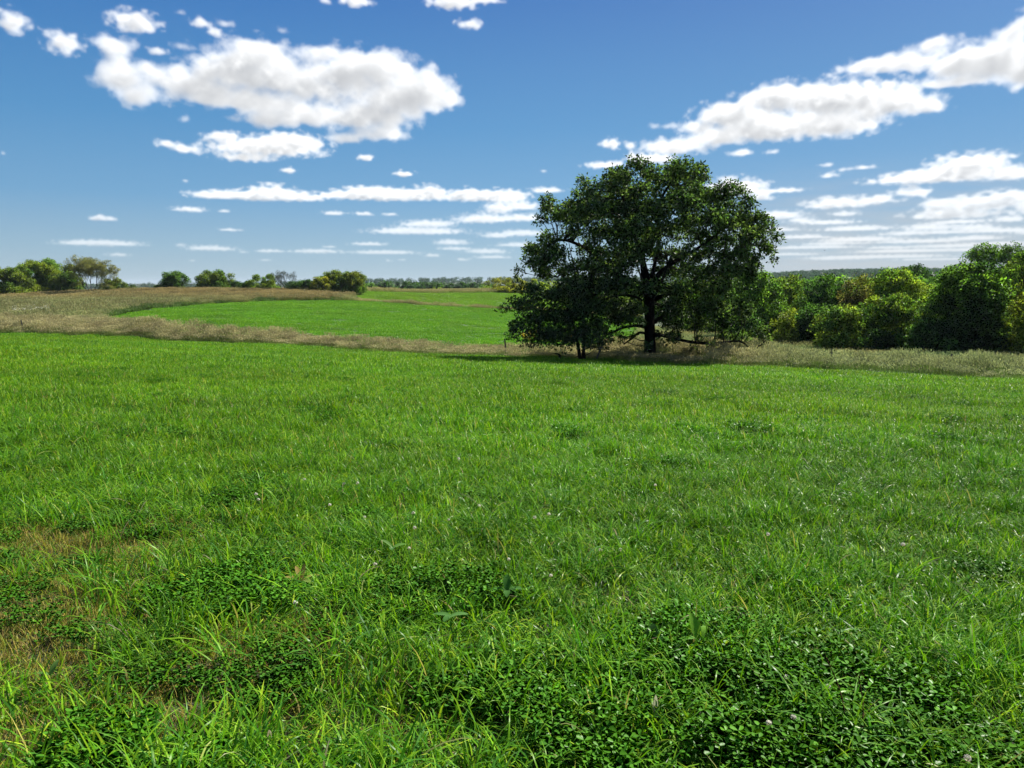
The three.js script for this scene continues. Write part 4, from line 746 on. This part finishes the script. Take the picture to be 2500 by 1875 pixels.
// ------------------------------------------------------------------ fence posts in the strip
{
  const sh = new THREE.Shape([[-0.05, -0.01], [0.05, -0.01], [0.05, 0.01], [0.012, 0.01], [0.012, 0.07], [-0.012, 0.07], [-0.012, 0.01], [-0.05, 0.01]].map(([x, y]) => new THREE.Vector2(x, y)));
  const P = [[57, 803, 80.5, 0.12, 'dark short post tilted in the tan strip near the left edge of the picture'], [1236, 836, 61, 0.10, 'thin dark post in the tan grass left of the smaller tree'], [1455, 846, 51.3, -0.42, 'leaning dark post between the smaller tree and the oak'], [1748, 833, 57, 0.02, 'thin post under the low right branches of the oak'], [2034, 860, 50.5, 0.0, 'upright dark fence post in the strip, before the yellow-green trees'], [2327, 876, 47.5, -0.05, 'upright dark fence post in the strip, nearest the right edge']];
  for (const [px, py, d, tilt, label] of P) {
    const base = onGround(px, d), hgt = Math.max(1.2, ray(px, py, d).y - base.y) + 0.2, o = thing('fence_post', label, 'fence post', base, 0.4, 'old fence posts along the strip');
    const g = new THREE.ExtrudeGeometry(sh, { depth: hgt + 0.3, bevelEnabled: true, bevelSize: 0.004, bevelThickness: 0.004, bevelSegments: 1 }); g.rotateX(-Math.PI / 2); g.translate(0, -0.3, 0);
    const studs = []; for (let y = 0.3; y < hgt - 0.05; y += 0.12) studs.push(new THREE.BoxGeometry(0.03, 0.02, 0.018).translate(0, y, 0.014));
    part('shaft', g, M.post, o); part('studs', mergeGeometries(studs), M.post, o, 'stuff');
    o.rotation.z = tilt;
  }
}
// ------------------------------------------------------------------ yellow-flowered weeds in the strip, white umbels on the hill
{
  const flowerHead = (seed, n, spread, s, c) => { const r = rng(seed), F = new Faces(); for (let k = 0; k < n; k++) { const p = V((r() - 0.5) * spread, (r() - 0.5) * spread * 0.7, (r() - 0.5) * spread); blade(F, p, r() * 6.28, s * (1 + r()), s * (0.8 + r()), 0.6 + r(), 0.4, 1, jit(c, r, 0.15)); } return F.build(); };
  for (const [px, d, w, n, seed, label] of [[1345, 57.5, 4.6, 44, 1, 'clump of yellow-flowered goldenrod behind the shaded grass, left of the smaller tree trunks']]) {
    const r = rng(900 + seed), p0 = onGround(px, d), o = thing('goldenrod', label, 'wildflower', p0, 0, null), stems = new Faces(), heads = new Scatter([flowerHead(910 + seed, 46, 0.26, 0.05, [0.55, 0.42, 0.03])], M.grass);
    for (let i = 0; i < n; i++) {
      const x = (r() - 0.5) * w, z = (r() - 0.5) * 2.2, y = H(p0.x + x, p0.z + z) - p0.y, h = 0.95 + 0.45 * r();
      const t = blade(stems, V(x, y - 0.05, z), r() * 6.28, h, 0.016, 0.08, 0.1, 2, [0.09, 0.16, 0.03]);
      for (let k = 0; k < 9; k++) blade(stems, V(x, y + h * (0.15 + 0.07 * k), z), r() * 6.28, 0.16, 0.03, 0.9, 0.6, 2, jit([0.09, 0.17, 0.03], r, 0.2));
      heads.put(0, new THREE.Matrix4().compose(V(t.x, t.y - 0.05, t.z), new THREE.Quaternion().setFromAxisAngle(UP, r() * 6), V(1, 1.1, 1).multiplyScalar(0.8 + 0.5 * r())), [1, 1, 1]);
    }
    part('leafy_stems', stems.build(), M.grass, o); heads.build(o, 'flower_heads');
  }
  const r = rng(951), o = thing('white_wildflowers', 'patch of white-flowered weeds in the brown meadow near the left edge', 'wildflowers', V(0, 0, 0), 0, null, 'stuff'), S = new Scatter([flowerHead(955, 40, 0.4, 0.06, [0.62, 0.62, 0.5])], M.dry);
  for (let i = 0; i < 150; i++) { const p = onGround(i < 120 ? lerp(25, 125, r()) : lerp(700, 1000, r()), i < 120 ? lerp(118, 133, r()) : lerp(66, 70, r())); S.put(0, new THREE.Matrix4().compose(p.add(V(0, 0.7 + 0.4 * r(), 0)), new THREE.Quaternion().setFromAxisAngle(UP, r() * 6), V(1, 0.4, 1).multiplyScalar(i < 120 ? 0.9 + r() * 0.7 : 0.4)), [1, 1, 1]); }
  S.build(o, 'flower_umbels');
}
// ------------------------------------------------------------------ a closer look at the turf: clover flowers, broad leaves, dry stalks
const hitAt = (px, py, lift) => { let d = 1.5, p; for (let i = 0; i < 3000; i++) { p = ray(px, py, d); if (p.y <= H(p.x, p.z) + lift) break; d *= 1.003; } return p; };
{
  const r = rng(1001), F = new Faces();
  for (let k = 0; k < 56; k++) {
    const v = 1 - 1.55 * (k + 0.5) / 56, a = k * 2.39996, q = Math.sqrt(1 - v * v), n = V(Math.cos(a) * q, v, Math.sin(a) * q), s = V(-Math.sin(a), 0, Math.cos(a)), t = n.clone().cross(s), b = n.clone().multiplyScalar(0.004), e = n.clone().multiplyScalar(0.0125).add(V(0, 0.0018, 0));
    const c = v < -0.2 ? [0.6, 0.5, 0.33] : jit([0.86, 0.85, 0.72], r, 0.06);
    const i0 = F.v(b, n, c), i1 = F.v(e.clone().multiplyScalar(0.8).addScaledVector(s, 0.0026), n, c), i2 = F.v(e, n, c), i3 = F.v(e.clone().multiplyScalar(0.8).addScaledVector(s, -0.0026), n, c), i4 = F.v(e.clone().multiplyScalar(0.82).addScaledVector(t, 0.002), n, c);
    F.tri(i0, i1, i4); F.tri(i1, i2, i4); F.tri(i2, i3, i4); F.tri(i3, i0, i4);
  }
  const head = F.build(), sf = new Faces(), stemGreen = [0.09, 0.19, 0.04];
  for (let k = 0; k < 3; k++) blade(sf, V(0, -0.16, 0), k * 2.094, 0.165, 0.004, 0.03, -0.04, 2, stemGreen);
  const stem = sf.build();
  const proto = (label, p, group) => { const o = thing('clover_flower', label, 'clover flower', p, 0, group); part('stem', stem, M.grass, o); part('flower_head', head, M.petal, o); return o; };
  const near = [[1920, 1654, 'white clover flower standing alone over the dark clover patch at lower right'], [1877, 1766, 'left and lower of two neighbouring white clover flowers at lower right'], [1937, 1752, 'right and upper of two neighbouring white clover flowers at lower right'], [2022, 1676, 'half-faded clover flower between the dry stalks and the lone white one'], [2362, 1852, 'clover flower at the bottom edge of the picture towards the right corner'], [721, 1472, 'white clover flower in the darker turf at lower left'], [916, 1378, 'white clover flower left of the broad-leaved weed in the foreground middle'], [999, 1339, 'white clover flower above a shaded hollow in the foreground middle'], [1242, 1366, 'white clover flower behind the three-leaved broad weed'], [1345, 1406, 'white clover flower just right of the three-leaved broad weed']];
  let first = null;
  for (const [px, py, label] of near) { const p = hitAt(px, py, 0.15); if (!first) first = proto(label, p); else { const c = first.clone(); c.name = numbered('clover_flower'); c.position.copy(p); c.rotation.set((r() - 0.5) * 0.3, r() * 6, (r() - 0.5) * 0.3); c.scale.setScalar(0.85 + 0.3 * r()); c.userData = { label, category: 'clover flower' }; scene.add(c); } }
  for (const [px, py, label] of [[625, 1207, 'left one of a close pair of small white clover flowers, left middle of the field'], [631, 1220, 'lower right one of a close pair of small clover flowers, left middle of the field'], [805, 1233, 'small white clover flower between the close pair and the dry stalk'], [890, 1263, 'small white clover flower just left of the short dry stalk'], [1009, 1253, 'upper of two white clover flowers right of the short dry stalk'], [1012, 1289, 'lower of two white clover flowers right of the short dry stalk'], [1095, 1269, 'faint clover flower in the middle of the field, right of the two by the stalk'], [1170, 1235, 'small clover flower below a pale grass tuft at the middle of the field'], [1305, 1264, 'left one of two near clover flowers right of the picture middle'], [1340, 1256, 'right one of two near clover flowers right of the picture middle'], [743, 1171, 'highest small clover flower in the left half of the field'], [840, 1182, 'left one of two tiny clover flowers side by side in the left half'], [873, 1180, 'right one of two tiny clover flowers side by side in the left half'], [1466, 1343, 'left one of two clover flowers above the lime green dock leaves'], [1515, 1343, 'right one of two clover flowers above the lime green dock leaves'], [1875, 1305, 'single clover flower on the right half of the field, above the dry stalks'], [2205, 1330, 'single clover flower in the long grass nearest the right edge'], [1120, 1120, 'tiny distant clover flower near the picture middle'], [1600, 1185, 'tiny distant clover flower right of the picture middle'], [1690, 1110, 'farthest tiny clover flower, below the oak in the open field']]) {
    const c = first.clone(); c.name = numbered('clover_flower'); c.position.copy(hitAt(px, py, 0.17)); c.rotation.set((r() - 0.5) * 0.4, r() * 6, (r() - 0.5) * 0.4); c.scale.setScalar(1.0 + 0.35 * r());
    c.userData = { label, category: 'clover flower', group: 'white clover flowers dotted over the middle of the field' }; scene.add(c);
  }
}
function broadLeaf(len, wid, bend, c, seed, ruffle = 0.1) {
  const r = rng(seed), F = new Faces(), n = 8, rows = [];
  let p = V(0, 0, 0), a = 0;
  for (let i = 0; i <= n; i++) {
    const t = i / n, w = wid * 0.5 * Math.sin(Math.PI * Math.min(1, t * 0.92 + 0.08)) ** 0.7 * (t > 0.97 ? 0.05 : 1), d = V(Math.cos(a), Math.sin(a), 0), up = V(-Math.sin(a), Math.cos(a), 0), row = [];
    for (const [s, lift] of [[-1, 0.28], [-0.5, 0.1], [0, 0], [0.5, 0.1], [1, 0.28]]) { const q = p.clone().add(V(0, 0, s * w)).addScaledVector(up, w * lift + ruffle * w * (r() - 0.5) * Math.abs(s)); row.push(F.v(q, up.clone().add(V(0, 0, -s * 0.3)).normalize(), jit(c, r, 0.06))); }
    rows.push(row); p = p.clone().addScaledVector(d, len / n); a -= bend / n;
  }
  for (let i = 0; i < n; i++) for (let j = 0; j < 4; j++) { F.tri(rows[i][j], rows[i][j + 1], rows[i + 1][j]); F.tri(rows[i][j + 1], rows[i + 1][j + 1], rows[i + 1][j]); }
  return F.build();
}
function weed(name, label, px, py, leaves, lift = 0.1) {   // leaves: [turn, rise, length, width, bend, colour]
  const p = hitAt(px, py, lift); p.y = H(p.x, p.z);
  const o = thing(name, label, 'weed', p);
  leaves.forEach(([turn, rise, len, wid, bend, c, y = 0], i) => { const m = part('leaf', broadLeaf(len * 0.85, wid * 0.8, bend, c, 1100 + i * 7 + px), M.grass, o); m.rotation.set(0, turn, rise, 'YXZ'); m.position.y = lift * 0.75 + y; });
  const s = new Faces(); for (let k = 0; k < 3; k++) blade(s, V(0, -0.02, 0), k * 2.09, lift * 0.8 + 0.03, 0.007, 0.03, 0, 1, leaves[0][5]);
  part('stem', s.build(), M.grass, o);
}
{
  const lime = [0.14, 0.32, 0.02], dk = [0.05, 0.16, 0.02], pale = [0.12, 0.24, 0.05], brown = [0.34, 0.25, 0.07];
  weed('dock_weed', 'bright lime green upright dock leaves at the right of the foreground middle', 1705, 1545, [[1.9, 1.15, 0.17, 0.07, 0.5, lime], [0.9, 0.8, 0.13, 0.06, 0.9, lime], [3.6, 0.6, 0.13, 0.06, 0.9, [0.1, 0.27, 0.02]]], 0.17);
  weed('plantain_weed', 'low weed with two smooth oval dark leaves lying side by side in the foreground', 1100, 1490, [[2.9, 0.2, 0.12, 0.055, 0.4, [0.08, 0.21, 0.04]], [0.2, 0.2, 0.12, 0.055, 0.4, [0.1, 0.24, 0.05]], [4.4, 0.3, 0.11, 0.05, 0.5, dk]], 0.15);
  weed('dock_weed', 'yellowing brown dock plant in the turf at lower left', 735, 1410, [[2.2, 0.9, 0.14, 0.045, 0.6, brown], [0.5, 0.5, 0.15, 0.05, 0.9, [0.28, 0.29, 0.05]], [5.6, 0.4, 0.15, 0.055, 0.9, [0.17, 0.26, 0.04]], [3.4, 0.6, 0.14, 0.05, 0.8, brown], [1.4, 1.1, 0.13, 0.04, 0.3, [0.3, 0.2, 0.07]]], 0.09);
  weed('broadleaf_weed', 'three-leaved broad dark green weed in the foreground middle', 1238, 1425, [[1.6, 0.9, 0.12, 0.06, 0.4, dk], [0.1, 0.2, 0.13, 0.06, 0.5, dk], [3.2, 0.2, 0.13, 0.06, 0.5, [0.06, 0.19, 0.02]], [4.7, 0.15, 0.11, 0.05, 0.5, dk]], 0.17);
  weed('broadleaf_weed', 'pale grey-green leaf standing in the browned turf at lower left', 122, 1640, [[1.4, 0.9, 0.09, 0.035, 0.5, pale], [3.3, 0.5, 0.07, 0.03, 0.6, pale]], 0.08);
  weed('broadleaf_weed', 'pair of pale leaves above the shaded hollow in the foreground', 958, 1322, [[2.6, 0.7, 0.14, 0.04, 0.8, pale], [0.5, 0.3, 0.13, 0.06, 0.5, [0.1, 0.24, 0.03]], [4.8, 0.4, 0.12, 0.05, 0.5, dk]], 0.2);
  weed('broadleaf_weed', 'dark rounded leaf tilted over the clover right of the picture middle', 1590, 1550, [[1.2, 0.9, 0.11, 0.075, 0.4, [0.03, 0.1, 0.014]], [0.2, 0.3, 0.1, 0.05, 0.5, dk]], 0.14);
  weed('broadleaf_weed', 'dark bushy weed tuft in the middle distance of the field', 975, 1040, Array.from({ length: 12 }, (_, i) => [i * 2.4, 0.95 - 0.05 * i, 0.17 + 0.02 * (i % 3), 0.04, 0.9, [0.045, 0.15, 0.012]]), 0.05);
  weed('dry_leaf', 'pale dry curled leaf standing in the clover at the bottom middle', 1600, 1750, [[1.5, 1.35, 0.13, 0.028, -0.4, [0.42, 0.42, 0.27]], [1.9, 1.2, 0.08, 0.02, 0.8, [0.36, 0.35, 0.2]]], 0.06);
  const stalk = (label, a, b, r0) => { const B = hitAt(...b, 0.02), A = ray(a[0], a[1], -B.z + 0.03), o = thing('dry_stalk', label, 'dry stalk', B), L = A.clone().sub(B), m = L.clone().multiplyScalar(0.5).add(V(0.012, 0.01, 0)); part('stem', tube([V(0, -0.03, 0), m, L], r0, r0 * 0.55, 6), M.stalk, o); const h = []; for (let k = 0; k < 4; k++) { const t = L.clone().multiplyScalar(0.82 + 0.05 * k); h.push(tube([t, t.clone().add(V((k % 2 - 0.5) * 0.02, 0.02, 0.004)), t.clone().add(V((k % 2 - 0.5) * 0.03, 0.045, 0))], 0.002, 0.0008, 4)); } part('seed_branches', mergeGeometries(h), M.stalk, o); };
  stalk('leaning dry brown stalk at lower right, the left one of two', [2018, 1605], [2072, 1790], 0.0036);
  stalk('upright dry brown stalk at lower right, the right one of two', [2096, 1650], [2103, 1806], 0.0036);
  stalk('short dry stalk among clover flowers in the middle of the field', [963, 1225], [970, 1280], 0.005);
  const p = hitAt(2130, 1762, 0.06), o = thing('straw_piece', 'short broken piece of pale straw lying on the clover at lower right', 'straw', p);
  const piece = part('straw', new THREE.CylinderGeometry(0.0055, 0.0065, 0.045, 9, 1, false), new THREE.MeshStandardMaterial({ name: 'pale straw', color: new THREE.Color().setRGB(0.55, 0.42, 0.22), roughness: 0.8 }), o); piece.rotation.set(0.5, 0.3, -0.5);
}
{ // ---- a bird far off in the sky
  const p = ray(2013, 611, 160), o = thing('bird', 'tiny dark bird flying low in the sky right of the oak', 'bird', p, 0.4), dark = new THREE.MeshStandardMaterial({ name: 'dark feather', color: new THREE.Color().setRGB(0.03, 0.03, 0.03), roughness: 0.9 });
  const body = new THREE.LatheGeometry([[0, -0.17], [0.03, -0.13], [0.055, -0.02], [0.05, 0.06], [0.03, 0.12], [0.012, 0.16], [0, 0.19]].map(([x, y]) => new THREE.Vector2(x, y)), 10); body.rotateZ(-Math.PI / 2); part('body', body, dark, o);
  for (const s of [-1, 1]) { const F = new Faces(), pts = [[-0.04, 0, 0.03], [0.07, 0, 0.03], [0.05, 0.07, 0.22], [-0.06, 0.06, 0.2], [-0.05, 0.03, 0.42]]; pts.forEach(([x, y, z]) => F.v(V(x, y, z * s), UP, [1, 1, 1])); F.tri(0, 1, 2); F.tri(0, 2, 3); F.tri(3, 2, 4); part('wing', F.build(), dark, o); }
  const t = new Faces(); [[-0.14, 0, -0.02], [-0.14, 0, 0.02], [-0.28, 0, 0.05], [-0.28, 0, -0.05]].forEach(([x, y, z]) => t.v(V(x, y, z), UP, [1, 1, 1])); t.tri(0, 1, 2); t.tri(0, 2, 3); part('tail', t.build(), dark, o);
}
scene.fog = new THREE.FogExp2(new THREE.Color(0.72, 0.84, 1.0), 0.00005);

// ------------------------------------------------------------------ picture
const renderer = new THREE.WebGLRenderer({ antialias: true });
renderer.toneMapping = THREE.LinearToneMapping;
renderer.toneMappingExposure = EXPOSURE;
renderer.shadowMap.enabled = true;
renderer.shadowMap.type = THREE.PCFSoftShadowMap;
renderer.render(scene, camera);
